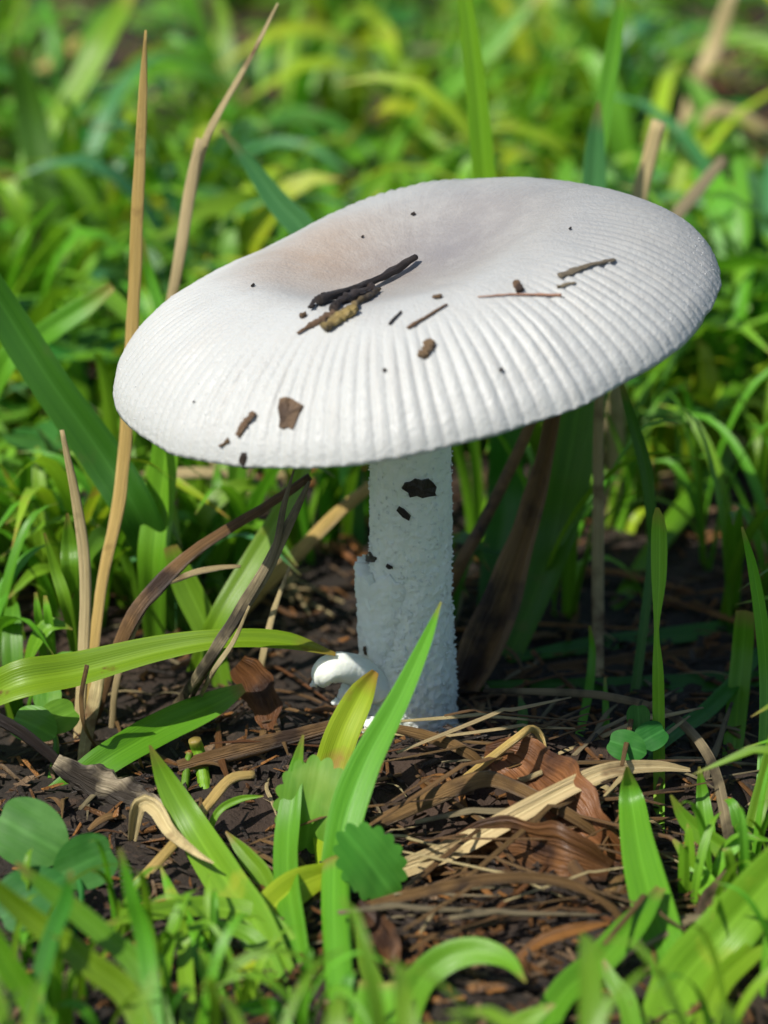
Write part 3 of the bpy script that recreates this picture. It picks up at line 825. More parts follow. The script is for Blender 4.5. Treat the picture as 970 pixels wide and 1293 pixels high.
g('grass_shoot', 'mid', 'blue-sheened blade slanting behind the frayed grey stalk', [(400, 560, 1.8), (360, 640, 1.7), (320, 705, 1.5), (270, 790, 1.1), (240, 850, None)], [14, 24, 28, 28, 22])
g('grass_shoot', 'bright', 'sunny blade leaning over beside the dark kinked stalk', [(215, 690, 1.6), (235, 740, 1.5), (262, 800, 1.3), (285, 870, None)], [20, 38, 34, 24])
g('grass_shoot', 'mid', 'pointed upright leaf left of the slender straw stalk', [(85, 648, 1.0), (88, 690, 1.0), (90, 730, .9), (100, 840, None)], [3, 22, 25, 16])
g('grass_shoot', 'bright', 'narrow bright blade rising left of the pointed upright leaf', [(56, 673, .9), (70, 720, .9), (85, 770, .8), (100, 850, None)], [3, 14, 17, 13])
g('grass_sprout', 'bright', 'twin bright sprout with rounded tips at the foot of the stalks', [(57, 752, .5), (62, 790, .5), (70, 860, None)], [5, 15, 12])
g('grass_sprout', 'bright', 'small slanting sprout beside the rounded twin sprout', [(45, 748, .6), (50, 790, .6), (60, 860, None)], [4, 12, 11])
g('grass_shoot', 'blight', 'dark green blade lying on the soil towards the stem foot', [(308, 868, -.6), (270, 888, -.7), (210, 915, -1.0), (140, 955, -1.5), (60, 1000, None)], [14, 38, 46, 44, 30], face=(0, -.8, 1))
g('twig', 'twig', 'black bare twig slanting down to the brown wood piece', [(-30, 893, -1.6), (20, 920, -1.7), (60, 950, -1.8), (100, 985, -1.9)], [15, 16, 15, 12], 'twig', 'stalk', flat=.9)
g('wood_piece', 'bark_grey', 'chunky torn brown husk lying at the end of the black twig', [(70, 962, -1.9), (110, 985, -2.0), (150, 1003, -2.1), (190, 1022, -2.2), (225, 1040, -2.2)], [20, 38, 44, 34, 10], 'wood', 'stalk', flat=.5, rough=.5)
g('dry_stalk', 'straw', 'pale broken straw upright between the arching blade and the twig', [(128, 838, -.6), (120, 880, -.7), (108, 940, -1.0), (100, 1000, None)], [14, 18, 17, 14], 'stalk', 'stalk')
g('dry_stalk', 'straw_brown', 'thin dark curly fibre hanging before the arching blade', [(110, 840, -1.5), (103, 880, -1.5), (108, 920, -1.5), (130, 945, None)], [6, 6, 6, 5], 'stalk', 'stalk')
g('cut_grass', 'bright', 'freshly cut green grass stub standing in the litter', [(246, 934, -1.5), (252, 955, -1.5), (262, 1000, None)], [17, 17, 16], 'stem', 'stalk', flat=.9)
g('cut_grass', 'mid', 'thin cut green stub beside the freshly cut stub', [(240, 950, -1.6), (236, 970, -1.6), (232, 1000, None)], [9, 10, 10], 'stem', 'stalk', flat=.9)
g('dead_leaf', 'straw', 'curled dry straw leaf ending in a drooping point', [(270, 1090, -3.6), (245, 1075, -3.6), (215, 1050, -3.5), (195, 1020, -3.3), (175, 1018, -3.2), (165, 1060, None)], [2, 10, 18, 22, 20, 10], 'dead leaf', fold=.5)
g('dry_straw', 'straw_gold', 'bent golden straw running behind the broad bright front blade', [(322, 978, -2.6), (290, 985, -2.7), (255, 1025, -2.9), (220, 1065, -3.2), (190, 1098, -3.4), (165, 1110, None)], [10, 13, 14, 14, 14, 12], 'straw', 'stalk')
g('dry_straw', 'straw_brown', 'flat brown straw lying from the soil to the stem foot', [(425, 915, -1.3), (370, 930, -1.4), (310, 945, -1.5), (225, 968, -1.7)], [14, 19, 22, 16], 'straw', 'stalk', flat=.5)
g('grass_shoot', 'bright', 'slim bright blade arching low behind the broad front blade', [(333, 1005, -3.0), (300, 1010, -3.0), (272, 1030, -3.1), (255, 1075, None)], [2, 9, 9, 7])
# ---- front shoots
g('grass_shoot', 'bright', 'broad sharp bright blade slanting up towards the curled straw leaf', [(189, 941, -3.1), (212, 990, -3.2), (245, 1050, -3.4), (285, 1115, -3.7), (325, 1175, -4.1), (375, 1265, None)], [3, 30, 46, 54, 52, 34], n=36)
g('grass_shoot', 'bright', 'upright lance-shaped bright blade beside the toothed leaf', [(383, 928, -3.0), (372, 980, -3.1), (362, 1050, -3.3), (361, 1110, -3.5), (372, 1180, -3.9), (390, 1265, None)], [3, 22, 36, 40, 36, 24], n=36)
g('grass_shoot', 'yellow', 'pale yellow-edged blade with a brown tip in front of the stem foot', [(474, 848, -2.4), (455, 878, -2.4), (430, 930, -2.6), (415, 985, -2.8), (412, 1060, -3.2), (430, 1195, None)], [10, 34, 44, 42, 34, 20])
shoot = empty('grass_shoot', tuple(G(432, 1330)))
tag(shoot, 'tall bright grass shoot in front of the stem with a whitish joint', 'grass')
g('blade', 'bright', '', [(557, 760, -3.2), (535, 815, -3.3), (500, 890, -3.5), (465, 955, -3.7), (440, 1020, -4.0), (425, 1092, -4.4)], [2, 18, 30, 40, 46, 40], parent=shoot, n=36, fold=.2)
g('stem', 'bright', '', [(424, 1085, -4.42), (424, 1150, -4.7), (428, 1230, -5.3), (432, 1330, None)], [36, 40, 38, 34], parent=shoot, kind='stalk', flat=.35, rough=.04)
g('blade', 'yellow', '', [(302, 1275, -5.6), (308, 1225, -5.4), (330, 1165, -5.1), (370, 1122, -4.8), (422, 1098, -4.5)], [4, 30, 44, 46, 22], parent=shoot, fold=.2)
g('grass_shoot', 'mid', 'short green blade between the broad blade and the lance-shaped blade', [(285, 1050, -3.3), (310, 1080, -3.4), (335, 1115, -3.6), (360, 1190, None)], [3, 22, 26, 16])
g('grass_shoot', 'bright', 'pale level blade lying across behind the broad front blade', [(130, 1168, -5.0), (200, 1150, -4.9), (270, 1145, -4.8), (340, 1165, -4.8), (420, 1250, None)], [6, 24, 30, 30, 20], face=(0, -.8, 1))
g('grass_shoot', 'bright', 'low bent blade crossing under the pale level blade', [(215, 1175, -5.4), (280, 1170, -5.3), (330, 1195, -5.2), (380, 1290, None)], [5, 18, 22, 16], face=(0, -.8, 1))
g('grass_shoot', 'mid', 'shaded blade dropping from the pale level blade', [(203, 1095, -4.6), (220, 1140, -4.7), (250, 1200, -5.0), (290, 1285, None)], [3, 22, 28, 20])
g('grass_shoot', 'bright', 'straight upright front blade with a rounded tip', [(226, 1140, -6.0), (232, 1190, -6.1), (236, 1250, -6.4), (240, 1345, None)], [4, 18, 21, 18])
g('grass_shoot', 'mid', 'blurred upright front blade left of the rounded-tip blade', [(151, 1072, -7.4), (166, 1130, -7.5), (186, 1210, -7.7), (205, 1400, None)], [5, 18, 24, 24])
g('grass_shoot', 'dark', 'dark blurred pointed blade crossing the front clover', [(90, 1100, -7.8), (82, 1140, -7.8), (55, 1215, -8.0), (15, 1400, None)], [6, 22, 26, 26])
g('grass_shoot', 'mid', 'blurred blade slanting down from the clover leaf', [(20, 1090, -7.2), (70, 1130, -7.3), (130, 1180, -7.5), (185, 1240, -7.8), (240, 1400, None)], [6, 24, 28, 30, 26])
g('grass_shoot', 'blight', 'blurred front blade with a long brown stripe down it', [(-30, 1100, -7.6), (40, 1160, -7.6), (110, 1215, -7.8), (170, 1270, -8.0), (210, 1400, None)], [14, 30, 34, 34, 26])
g('grass_shoot', 'mid', 'blurred front blade leaning in below the striped blade', [(-40, 1140, -8.0), (10, 1220, -8.1), (50, 1290, -8.3), (80, 1420, None)], [30, 36, 36, 26])
g('grass_shoot', 'bright', 'wide blunt front blade at the foot of the tall shoot', [(478, 1238, -7.0), (477, 1265, -7.0), (472, 1300, -7.2), (462, 1400, None)], [50, 56, 56, 40], wav=.1)
g('grass_shoot', 'bright', 'small bright blade bending over at the foot of the striped blade', [(285, 1280, -7.2), (320, 1272, -7.2), (355, 1285, -7.2), (380, 1400, None)], [5, 18, 24, 20])
g('grass_shoot', 'bright', 'drooping bright blade arching over the front litter', [(664, 1240, -6.2), (640, 1212, -6.2), (600, 1200, -6.1), (555, 1215, -6.1), (520, 1260, -6.3), (490, 1390, None)], [3, 22, 36, 40, 38, 28], face=(0, -1, .9))
g('grass_shoot', 'mid', 'blade standing behind the drooping bright blade', [(450, 1170, -5.2), (462, 1215, -5.4), (480, 1270, -5.7), (500, 1380, None)], [4, 20, 26, 20])
g('grass_shoot', 'bright', 'small pointed blade low at the front edge of the litter', [(700, 1268, -6.6), (670, 1285, -6.6), (640, 1310, -6.7), (600, 1400, None)], [4, 24, 28, 22])
g('grass_shoot', 'bright', 'erect spear-shaped bright blade at the edge of the litter', [(792, 968, -3.4), (797, 1010, -3.4), (808, 1080, -3.6), (826, 1150, -3.9), (842, 1205, -4.3), (850, 1290, None)], [4, 32, 46, 54, 48, 28], n=36)
g('grass_shoot', 'bright', 'very wide sunlit blade sweeping up past the spear-shaped blade', [(1010, 1065, -6.2), (960, 1125, -6.2), (905, 1190, -6.3), (855, 1250, -6.6), (800, 1390, None)], [50, 66, 74, 70, 44], fold=.2)
g('grass_shoot', 'bright', 'narrow arched blade running to the withered tip', [(847, 1004, -3.9), (870, 1040, -4.0), (915, 1075, -4.2), (960, 1105, -4.5), (1020, 1230, None)], [3, 22, 28, 28, 18])
g('grass_shoot', 'bright', 'slim upright blade behind the narrow arched blade', [(883, 968, -2.8), (888, 1010, -2.9), (893, 1060, -3.1), (895, 1130, None)], [3, 18, 22, 14])
g('grass_shoot', 'bright', 'bright blade leaning out past the slim upright blade', [(985, 900, -2.6), (968, 980, -2.8), (950, 1050, -3.1), (935, 1130, None)], [14, 22, 22, 14])
g('grass_shoot', 'mid', 'green blade slanting from the foot of the spear-shaped blade', [(835, 1120, -5.0), (800, 1165, -5.1), (755, 1215, -5.4), (700, 1270, -5.9), (660, 1390, None)], [14, 38, 42, 38, 26])
g('grass_shoot', 'mid', 'short blade rising between the two wide front blades', [(762, 1212, -6.6), (775, 1240, -6.6), (795, 1275, -6.8), (815, 1390, None)], [4, 20, 26, 22])
g('grass_shoot', 'bright', 'small sunny blade in the tangle below the narrow arched blade', [(850, 1060, -4.2), (880, 1100, -4.3), (905, 1150, -4.6), (915, 1260, None)], [4, 24, 28, 20])
g('grass_shoot', 'mid', 'shaded blade beneath the very wide sunlit blade', [(985, 1180, -5.4), (940, 1210, -5.4), (900, 1260, -5.6), (880, 1370, None)], [16, 30, 32, 24])
g('dead_leaf', 'bark', 'withered grey-brown leaf tip in the right front tangle', [(925, 1095, -4.5), (910, 1125, -4.5), (892, 1150, -4.6), (880, 1210, None)], [10, 30, 28, 10], 'dead leaf', fold=.6, wav=.4)
# ---- litter in front of the stem
g('dead_leaf', 'straw', 'long pale dry blade lying over the litter heap', [(872, 972, -2.2), (830, 967, -2.3), (770, 972, -2.5), (715, 995, -2.7), (640, 1035, -3.0), (570, 1072, -3.3), (478, 1108, -3.6)], [6, 18, 24, 26, 28, 30, 24], 'dead leaf', face=(0, -.8, 1), n=44, fold=.35, lift=[.5, .6, .65, .6, .5, .35, .12])
g('dry_straw', 'straw_brown', 'folded brown straw bent over the top of the litter heap', [(470, 1042, -2.9), (540, 1010, -2.7), (605, 985, -2.5), (645, 992, -2.5), (720, 1030, -2.8), (790, 1080, -3.2)], [18, 22, 22, 18, 15, 12], 'straw', 'stalk', flat=.4, lift=[.1, .4, .6, .6, .4, .1])
g('dry_straw', 'straw_brown', 'long dark straw bowed low across the shaded litter', [(440, 1150, -4.2), (520, 1130, -4.0), (620, 1110, -3.9), (700, 1112, -3.9), (760, 1135, -4.1), (800, 1170, None)], [10, 15, 15, 14, 12, 9], 'straw', 'stalk', flat=.4, lift=[.1, .3, .45, .45, .25, 0])
g('dry_straw', 'straw_gold', 'thin orange-brown stem bent sharply above the litter heap', [(566, 1000, -1.9), (610, 965, -1.7), (655, 930, -1.5), (671, 920, -1.45), (683, 930, -1.5), (688, 960, -1.8), (690, 1000, None)], [10, 11, 11, 10, 10, 9, 8], 'stem', 'stalk', flat=.8)
g('dry_straw', 'straw', 'short pale straw end in the litter behind the long dry blade', [(685, 975, -2.0), (660, 985, -2.1), (620, 995, -2.3), (560, 985, None)], [7, 9, 9, 8], 'straw', 'stalk')
g('dead_leaf', 'leaf_brown', 'large curled brown leaf forming the back of the litter heap', [(612, 950, -1.5), (650, 960, -1.7), (700, 1010, -2.2), (745, 1055, -2.8), (790, 1085, -3.3)], [20, 74, 96, 74, 20], 'dead leaf', fold=.5, face=(-.2, -1, .6), wav=.3, lift=[.3, .4, .45, .35, .1])
g('dead_leaf', 'leaf_brown', 'brown leaf piece standing below the long pale dry blade', [(560, 1075, -3.2), (640, 1065, -3.1), (710, 1080, -3.2), (770, 1100, -3.4)], [30, 70, 74, 30], 'dead leaf', fold=.4, face=(0, -1, .4), wav=.3, lift=[.15, .3, .3, .2])
g('dead_leaf', 'leaf_orange', 'small folded orange leaf under the bent brown straw', [(530, 985, -2.4), (560, 1000, -2.6), (590, 1030, -2.9)], [10, 44, 12], 'dead leaf', fold=.6, wav=.3, lift=[.2, .3, .2])
g('dead_leaf', 'leaf_orange', 'narrow orange leaf strip in the lowest front litter', [(770, 1165, -4.9), (720, 1175, -5.0), (680, 1190, -5.2), (640, 1210, None)], [4, 16, 14, 6], 'dead leaf', fold=.4)
g('dead_leaf', 'leaf_brown', 'dark brown curled leaf at the side of the tall front shoot', [(450, 1140, -4.6), (468, 1170, -4.7), (485, 1205, -4.8), (480, 1240, None)], [14, 50, 46, 14], 'dead leaf', fold=.6, wav=.3)
g('dry_straw', 'straw_brown', 'dark straw running from the stem foot over the heap', [(490, 918, -1.2), (540, 930, -1.3), (590, 950, -1.4), (640, 985, None)], [10, 15, 15, 10], 'straw', 'stalk')
g('dry_straw', 'straw_brown', 'brown straw slanting down under the bowed dark straw', [(665, 1020, -2.9), (700, 1060, -3.2), (735, 1110, -3.6), (780, 1165, None)], [12, 17, 17, 12], 'straw', 'stalk')
g('dead_leaf', 'leaf_brown', 'dark red-brown torn leaf lying at the left foot of the stem', [(300, 838, -.3), (322, 860, -.4), (335, 890, -.6), (345, 930, None)], [30, 46, 38, 14], 'dead leaf', fold=.4, wav=.5)
# ---- blurred background pieces that stand out
g('dry_straw', 'straw_gold', 'blurred golden straw leaning in the far lawn corner', [(105, 50, 24), (60, 85, 24), (20, 120, 24), (-40, 200, 23), (-60, 330, None)], [14, 18, 18, 16, 14], 'straw', 'stalk')
g('grass_shoot', 'blue', 'long blurred blue-green blade lying level across the far lawn', [(560, 60, 24), (470, 68, 24), (350, 85, 24), (220, 102, 24), (100, 130, 24), (20, 250, None)], [10, 26, 32, 30, 26, 20], face=(0, -.6, 1))
g('grass_shoot', 'bright', 'long blurred bright blade slanting across the far lawn', [(690, -20, 22), (600, 80, 21.5), (500, 160, 20.5), (400, 215, 19), (300, 262, 17.5), (200, 400, None)], [12, 26, 32, 32, 28, 22])
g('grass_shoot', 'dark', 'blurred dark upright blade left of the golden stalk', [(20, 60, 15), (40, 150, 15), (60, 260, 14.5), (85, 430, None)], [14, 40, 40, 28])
g('grass_shoot', 'mid', 'blurred slanting blade crossing behind the golden stalk top', [(170, -20, 17), (130, 50, 17), (90, 120, 16.5), (50, 190, 16), (10, 380, None)], [22, 36, 34, 30, 24])
g('grass_shoot', 'bright', 'blurred arching blade in the far corner beyond the cut straw', [(845, 85, 19), (890, 130, 18.5), (925, 185, 18), (960, 250, 17), (990, 420, None)], [14, 30, 32, 30, 22])
g('dry_straw', 'straw', 'thick blurred straw standing in the far lawn above the arching blade', [(925, -10, 20), (905, 50, 20), (885, 100, 19.6), (865, 170, 19), (850, 330, None)], [16, 22, 22, 18, 14], 'straw', 'stalk')
g('dry_straw', 'straw', 'blurred straw bowed over at the far edge of the lawn', [(990, 190, 17), (960, 165, 17), (925, 145, 17), (890, 160, 17), (870, 330, None)], [18, 22, 22, 18, 14], 'straw', 'stalk')
g('grass_shoot', 'bright', 'rounded bright blade leaning across left of the golden stalk', [(142, 362, 5.0), (110, 385, 5.0), (60, 418, 4.8), (0, 470, 4.4), (-60, 640, None)], [12, 26, 30, 30, 24])
g('grass_shoot', 'mid', 'blurred narrow blade curving between the two tall dry stalks', [(178, 300, 5.6), (190, 350, 5.6), (205, 400, 5.4), (225, 480, 5.2), (240, 680, None)], [6, 12, 14, 14, 14])

# ------------------------------------------------------------------ broad leaves
def heart_leaf(cx, cy, Y, rx, ang, mat, parent, tilt=(0.0, -0.65, 0.75), notch=.25, lobes=0, cup=.12):
    """one leaf; centre in photo pixels, rx half-length in px, ang in-plane rotation"""
    c = above(cx, cy, Y, .55)
    k = cm_per_px(c)
    L = rx*k
    n = Vector(tilt).normalized()
    a1 = (RT - n*RT.dot(n)).normalized(); a2 = n.cross(a1)
    d = a1*math.cos(ang)+a2*math.sin(ang); s = n.cross(d)
    nr, na = 9, 96
    V, UV, F = [c], [(.5, .5)], []
    for i in range(1, nr+1):
        for j in range(na):
            t = 2*math.pi*j/na
            rad = 1.0 - notch*math.exp(-(math.atan2(math.sin(t), math.cos(t))/.35)**2) - .18*abs(math.sin(t))
            if lobes: rad *= 1+0.16*(abs(math.sin(t*lobes/2))-.5)*(i/nr)**3
            r = i/nr*rad
            x, y = r*math.cos(t), r*math.sin(t)
            z = cup*(abs(y)**1.2*.9) - .10*x*x + .03*nz(x*2+cx, y*2, 1)
            V.append(c + d*(x*L) + s*(y*L*.92) + n*(z*L))
            UV.append((.5+.5*y, .5+.5*x))
    F += [(0, 1+j, 1+(j+1) % na) for j in range(na)]
    for i in range(nr-1):
        for j in range(na):
            F.append((1+i*na+j, 1+(i+1)*na+j, 1+(i+1)*na+(j+1) % na, 1+i*na+(j+1) % na))
    V = np.array([tuple(v) for v in V]) - np.array(parent.location)/S
    return obj('leaflet', V, F, M[mat], parent=parent, uv=UV), c

def clover_at(label, leaves, root, mat='clover', lobes=0, name='clover', cat='clover', joint=None, notch=.25):
    e = empty(name, tuple(root)); tag(e, label, cat)
    J = joint
    for L in leaves:
        heart_leaf(*L[:5], mat, e, *(L[5:] if len(L) > 5 else ()), notch=notch, lobes=lobes)
    v, f, u = stalk([tuple(root-Vector((0, 0, .1))), tuple((root+J)/2+Vector((.1, 0, .1))), tuple(J)], [.045, .04, .03], n=14, m=8, flat=.9)
    obj('petiole', v-np.array(e.location)/S, f, M[mat], parent=e, uv=u)
    return e

R_ = math.radians
clover_at('large dark clover with three leaflets among the front grass', [(35, 1052, -4.1, 58, R_(150), (-.1, -.75, .65)), (110, 1088, -4.2, 46, R_(25), (.25, -.8, .55)), (35, 1135, -4.6, 55, R_(215), (-.1, -.6, .8))], G(95, 1180), joint=above(88, 1092, -4.3, .4))
clover_at('toothed green weed with two leaves behind the tall front shoot', [(395, 1015, -2.9, 62, R_(80), (-.2, -.9, .35)), (468, 1090, -3.3, 56, R_(-50), (.35, -.8, .5))], G(430, 1130), mat='weed', lobes=16, name='toothed_weed', cat='weed', joint=above(425, 1062, -3.2, .4), notch=.05)
clover_at('small round-leaved clover in the shade right of the stem', [(790, 942, -.1, 28, R_(160), (0, -.7, .7)), (822, 930, 0, 26, R_(30), (0, -.7, .7)), (806, 905, .3, 20, R_(90), (0, -.7, .7))], G(806, 985), joint=P(806, 938, 0))
clover_at('sunny yellow-green clover at the foot of the dry stalks', [(40, 915, -.2, 36, R_(150), (-.1, -.5, .85)), (75, 905, -.2, 30, R_(30), (.2, -.7, .7)), (60, 880, .1, 24, R_(90), (0, -.5, .8))], G(62, 985), mat='weed', joint=P(60, 915, -.2))

# ------------------------------------------------------------------ lawn behind and around: tufts, clovers, straws
def rand_blade(L, w, lean, az, droop, seed, m=4, n=10):
    pts = []
    for i in range(5):
        q = i/4
        h = L*(math.sin(q*(math.pi/2)*min(1, 1.0))*math.cos(lean*q*.8) - droop*q*q*.8)
        d = L*(math.sin(lean)*q**1.4)
        pts.append((d*math.cos(az), d*math.sin(az), h*.95-.05*(q == 0)))
    ws = [w*.7, w, w*.95, w*.62, w*.04]
    face = (math.cos(az+math.pi), math.sin(az+math.pi), .8)
    return ribbon(pts, ws, n=n, m=m, fold=.3, face=face, twist=(random.uniform(-40, 40), random.uniform(-60, 60)), seed=seed)

def make_tuft(mat, label, group, nb, Lr, wr, seedbase):
    e = empty('grass_tuft')
    tag(e, label, 'grass', group)
    for k in range(nb):
        az = random.uniform(0, 2*math.pi)
        v, f, u = rand_blade(random.uniform(*Lr), random.uniform(*wr), random.uniform(.3, 1.25), az, random.uniform(0, .6), seedbase+k)
        v = v + np.array((random.gauss(0, .18), random.gauss(0, .18), 0))
        mm = mat if random.random() < .8 else random.choice(['bright', 'mid', 'yellow'])
        obj('blade', v, f, M[mm], parent=e, uv=u)
    return e

protos = {}
TL = {'bright': ('sunlit bright green grass tuft in the blurred lawn behind the mushroom', 'bright tufts of the lawn behind'),
      'mid': ('mid green grass tuft in the blurred lawn behind the mushroom', 'mid green tufts of the lawn behind'),
      'dark': ('dark green grass tuft in the blurred lawn behind the mushroom', 'dark tufts of the lawn behind'),
      'blue': ('bluish green grass tuft in the blurred lawn behind the mushroom', 'bluish tufts of the lawn behind'),
      'yellow': ('yellowing grass tuft in the blurred lawn behind the mushroom', 'yellowing tufts of the lawn behind')}
for mname in TL:
    protos[mname] = [make_tuft(mname, *TL[mname], random.randint(5, 8), (2.6, 7.0), (.14, .36), 100*k) for k in range(3)]
used = set()
def place(proto, x, y, rz, sc):
    if proto.name not in used:
        used.add(proto.name); o = proto
    else:
        o = copy_tree(proto)
    o.location = Vector((x, y, height(x, y)-.03))*S
    o.rotation_euler = (0, 0, rz)
    o.scale = (sc, sc, sc)
    return o

def to_px(p):
    d = Vector(p)-CAM
    z = d.dot(FW)
    return CX+FPX*d.dot(RT)/z, CY-FPX*d.dot(UP)/z

BARE = [(50, 85, 95, 50), (900, 75, 120, 55), (960, 170, 60, 40), (110, 470, 60, 45), (720, 55, 80, 30), (330, 400, 50, 30), (140, 330, 50, 40)]
def bare(x, y):
    px, py = to_px((x, y, 0))
    return any(((px-a)/c)**2+((py-b)/d)**2 < 1 for a, b, c, d in BARE)
def lawn_ok(x, y):
    """bare patches of the photograph's soil stay bare"""
    px, py = to_px((x, y, 0))
    if y < 3.2 or bare(x, y): return False
    if 560 < px < 1000 and py > 590: return False          # bare litter right of the stem
    if 300 < px < 470 and py > 690: return False
    if nz(x*.22, y*.16, 4.4) < -.04: return random.random() < .10
    if px < 120 and 20 < py < 120: return random.random() < .35
    if px > 780 and py < 140: return random.random() < .5
    return True

n_t = 0
tries = 0
while n_t < 185 and tries < 5000:
    tries += 1
    y = 3.2 + 40*random.random()**1.15
    half = (y+40)*0.125+2.0
    x = random.uniform(-half, half)
    if not lawn_ok(x, y): continue
    kind = random.choices(['bright', 'mid', 'dark', 'blue', 'yellow'], [.32, .26, .16, .16, .10])[0]
    sc = random.uniform(.5, .9)
    if y < 9: sc *= .62
    place(random.choice(protos[kind]), x, y, random.uniform(0, 6.28), sc)
    n_t += 1

def low_tufts(mat, label, group, spots, Lr, wr, sc=(.8, 1.1)):
    pr = []
    for k in range(3):
        e = empty('grass_tuft'); tag(e, label, 'grass', group)
        for q in range(random.randint(4, 6)):
            v, f, u = rand_blade(random.uniform(*Lr), random.uniform(*wr), random.uniform(.15, .95), random.uniform(0, 6.28), random.uniform(0, .35), k*9+q, m=6, n=14)
            obj('blade', v+np.array((random.gauss(0, .15), random.gauss(0, .15), 0)), f, M[mat], parent=e, uv=u)
        pr.append(e)
    for i, (a, b) in enumerate(spots):
        p = G(a, b)
        place(pr[i] if i < 3 else random.choice(pr), p.x, p.y, random.uniform(0, 6.28), random.uniform(*sc))
low_tufts('bright', 'low bright grass tuft crowded between the blurred blades and the tall front shoot', 'low tufts left of the tall shoot',
          [(60, 1320), (140, 1350), (260, 1330), (310, 1270), (390, 1340), (270, 1215)], (.9, 1.9), (.04, .085))
low_tufts('mid', 'low mid green grass tuft by the front clover', 'low tufts by the front clover', [(20, 1210), (160, 1190), (100, 1260), (210, 1230)], (.8, 1.7), (.04, .085))
low_tufts('bright', 'low bright grass tuft under the very wide sunlit blade', 'low tufts under the wide sunlit blade',
          [(930, 1180), (970, 1250), (910, 1330), (880, 1130), (960, 1100)], (.9, 1.9), (.045, .09))
low_tufts('mid', 'short green grass tuft around the foot of the golden stalk', 'short tufts at the golden stalk',
          [(20, 800), (60, 770), (130, 790), (-20, 860), (170, 760), (30, 730), (230, 770), (90, 720), (10, 920), (-40, 790), (280, 760)], (1.3, 2.7), (.09, .18))
low_tufts('mid', 'sunny green grass tuft between the dark kinked stalk and the stem', 'tufts between kinked stalk and stem',
          [(300, 745), (380, 705), (425, 690), (255, 720), (350, 680), (200, 700), (440, 660), (150, 690)], (2.0, 4.0), (.06, .17))
low_tufts('mid', 'thin green grass tuft in the dappled soil right of the stem', 'thin tufts right of the stem',
          [(600, 700), (650, 670), (710, 700), (770, 660), (830, 640), (900, 720), (960, 690), (870, 660), (940, 780), (990, 740), (700, 780)], (1.6, 4.2), (.04, .12))
low_tufts('yellow', 'young yellow-green weed tuft on the bare soil past the high cap edge', 'young weed tufts on bare soil', [(880, 605), (930, 590), (850, 590)], (1.6, 2.8), (.15, .3))
# clovers of the lawn
def make_lawn_clover(label, group, mat, k):
    e = empty('clover'); tag(e, label, 'clover', group)
    top = Vector((random.uniform(-.3, .3), random.uniform(-.3, .3), random.uniform(.9, 1.8)))
    for q in range(3):
        a = q*2*math.pi/3 + .3*k
        L = random.uniform(.5, .75)
        V, UV, F = [(0, 0, 0)], [(.5, 0)], []
        for i in range(1, 5):
            for j in range(13):
                t = -1.0 + 2.0*j/12
                r = L*i/4*(1-.16*math.exp(-(t/.2)**2))*(1-.12*abs(t)**3)
                V.append((r*math.cos(t*.85), r*math.sin(t*.85), .18*abs(t)*r-.1*r*r)); UV.append((.5+.5*t*i/4, i/4))
        F += [(0, 1+j, 2+j) for j in range(12)]
        F += [(1+i*13+j, 1+(i+1)*13+j, 2+(i+1)*13+j, 2+i*13+j) for i in range(3) for j in range(12)]
        V = np.array(V)
        R2 = np.array(Matrix.Rotation(a, 3, 'Z') @ Matrix.Rotation(random.uniform(-.3, .2), 3, 'Y'))
        obj('leaflet', V @ R2.T + np.array(top), F, M[mat], parent=e, uv=UV)
    v, f, u = stalk([(0, 0, -.1), tuple(top*.55+Vector((.1, 0, 0))), tuple(top)], [.04, .035, .03], n=8, m=6)
    obj('petiole', v, f, M[mat], parent=e, uv=u)
    return e
cl = [make_lawn_clover('green clover among the grass of the blurred lawn', 'clovers in the lawn', 'clover', k) for k in range(3)]
cy = [make_lawn_clover('yellow-green young clover among the grass of the blurred lawn', 'young clovers in the lawn', 'weed', k) for k in range(2)]
n_c = 0
while n_c < 80:
    y = 3.5 + 30*random.random()**1.2
    half = (y+40)*0.12+1.5
    x = random.uniform(-half, half)
    px, py = to_px((x, y, 0))
    if 480 < px < 900 and py > 640: continue
    if y < 6 and x > -1.5 and px < 900: continue
    place(random.choice(cl+cl+cy), x, y, random.uniform(0, 6.28), random.uniform(.8, 1.25))
    n_c += 1

# dry straws lying in the lawn
def make_straw(mat, label, group, k):
    L = random.uniform(1.6, 4.2)
    kx, kz = random.uniform(-.3, .3)*L, random.uniform(.08, .3)
    pts = [(-L/2, 0, .03), (kx-.12, .05, kz*.9), (kx, .06, kz), (kx+.12, .02, kz*.85), (L/2, 0, .02)]
    w = random.uniform(.03, .085)
    v, f, u = stalk(pts, [w*.7, w, w*.8, w, w*.4], n=16, m=9, flat=.28, rough=.25, seed=k, face=(0, 0, 1))
    o = obj('dry_straw', v, f, M[mat], uv=u)
    return tag(o, label, 'straw', group)
sp = [make_straw(m_, l_, g_, k) for k, (m_, l_, g_) in enumerate([
    ('straw', 'pale dry straw lying in the lawn behind the mushroom', 'pale straws in the lawn')]*3+[
    ('leaf_orange', 'rusty brown dead blade lying in the lawn behind the mushroom', 'rusty straws in the lawn')]*3)]
n_s = 0
while n_s < 300:
    y = 2.6 + 34*random.random()**1.3
    half = (y+40)*0.12+1.0
    x = random.uniform(-half, half)
    px, py = to_px((x, y, 0))
    if y < 4 and px < 600: continue
    if random.random() < .75 and nz(x*.22, y*.16, 4.4) > .02 and not bare(x, y): continue
    o = place(random.choice(sp), x, y, random.uniform(0, 6.28), random.uniform(.6, 1.2))
    o.rotation_euler = (random.uniform(-.2, .2), random.uniform(-.25, .25), random.uniform(0, 6.28))
    n_s += 1
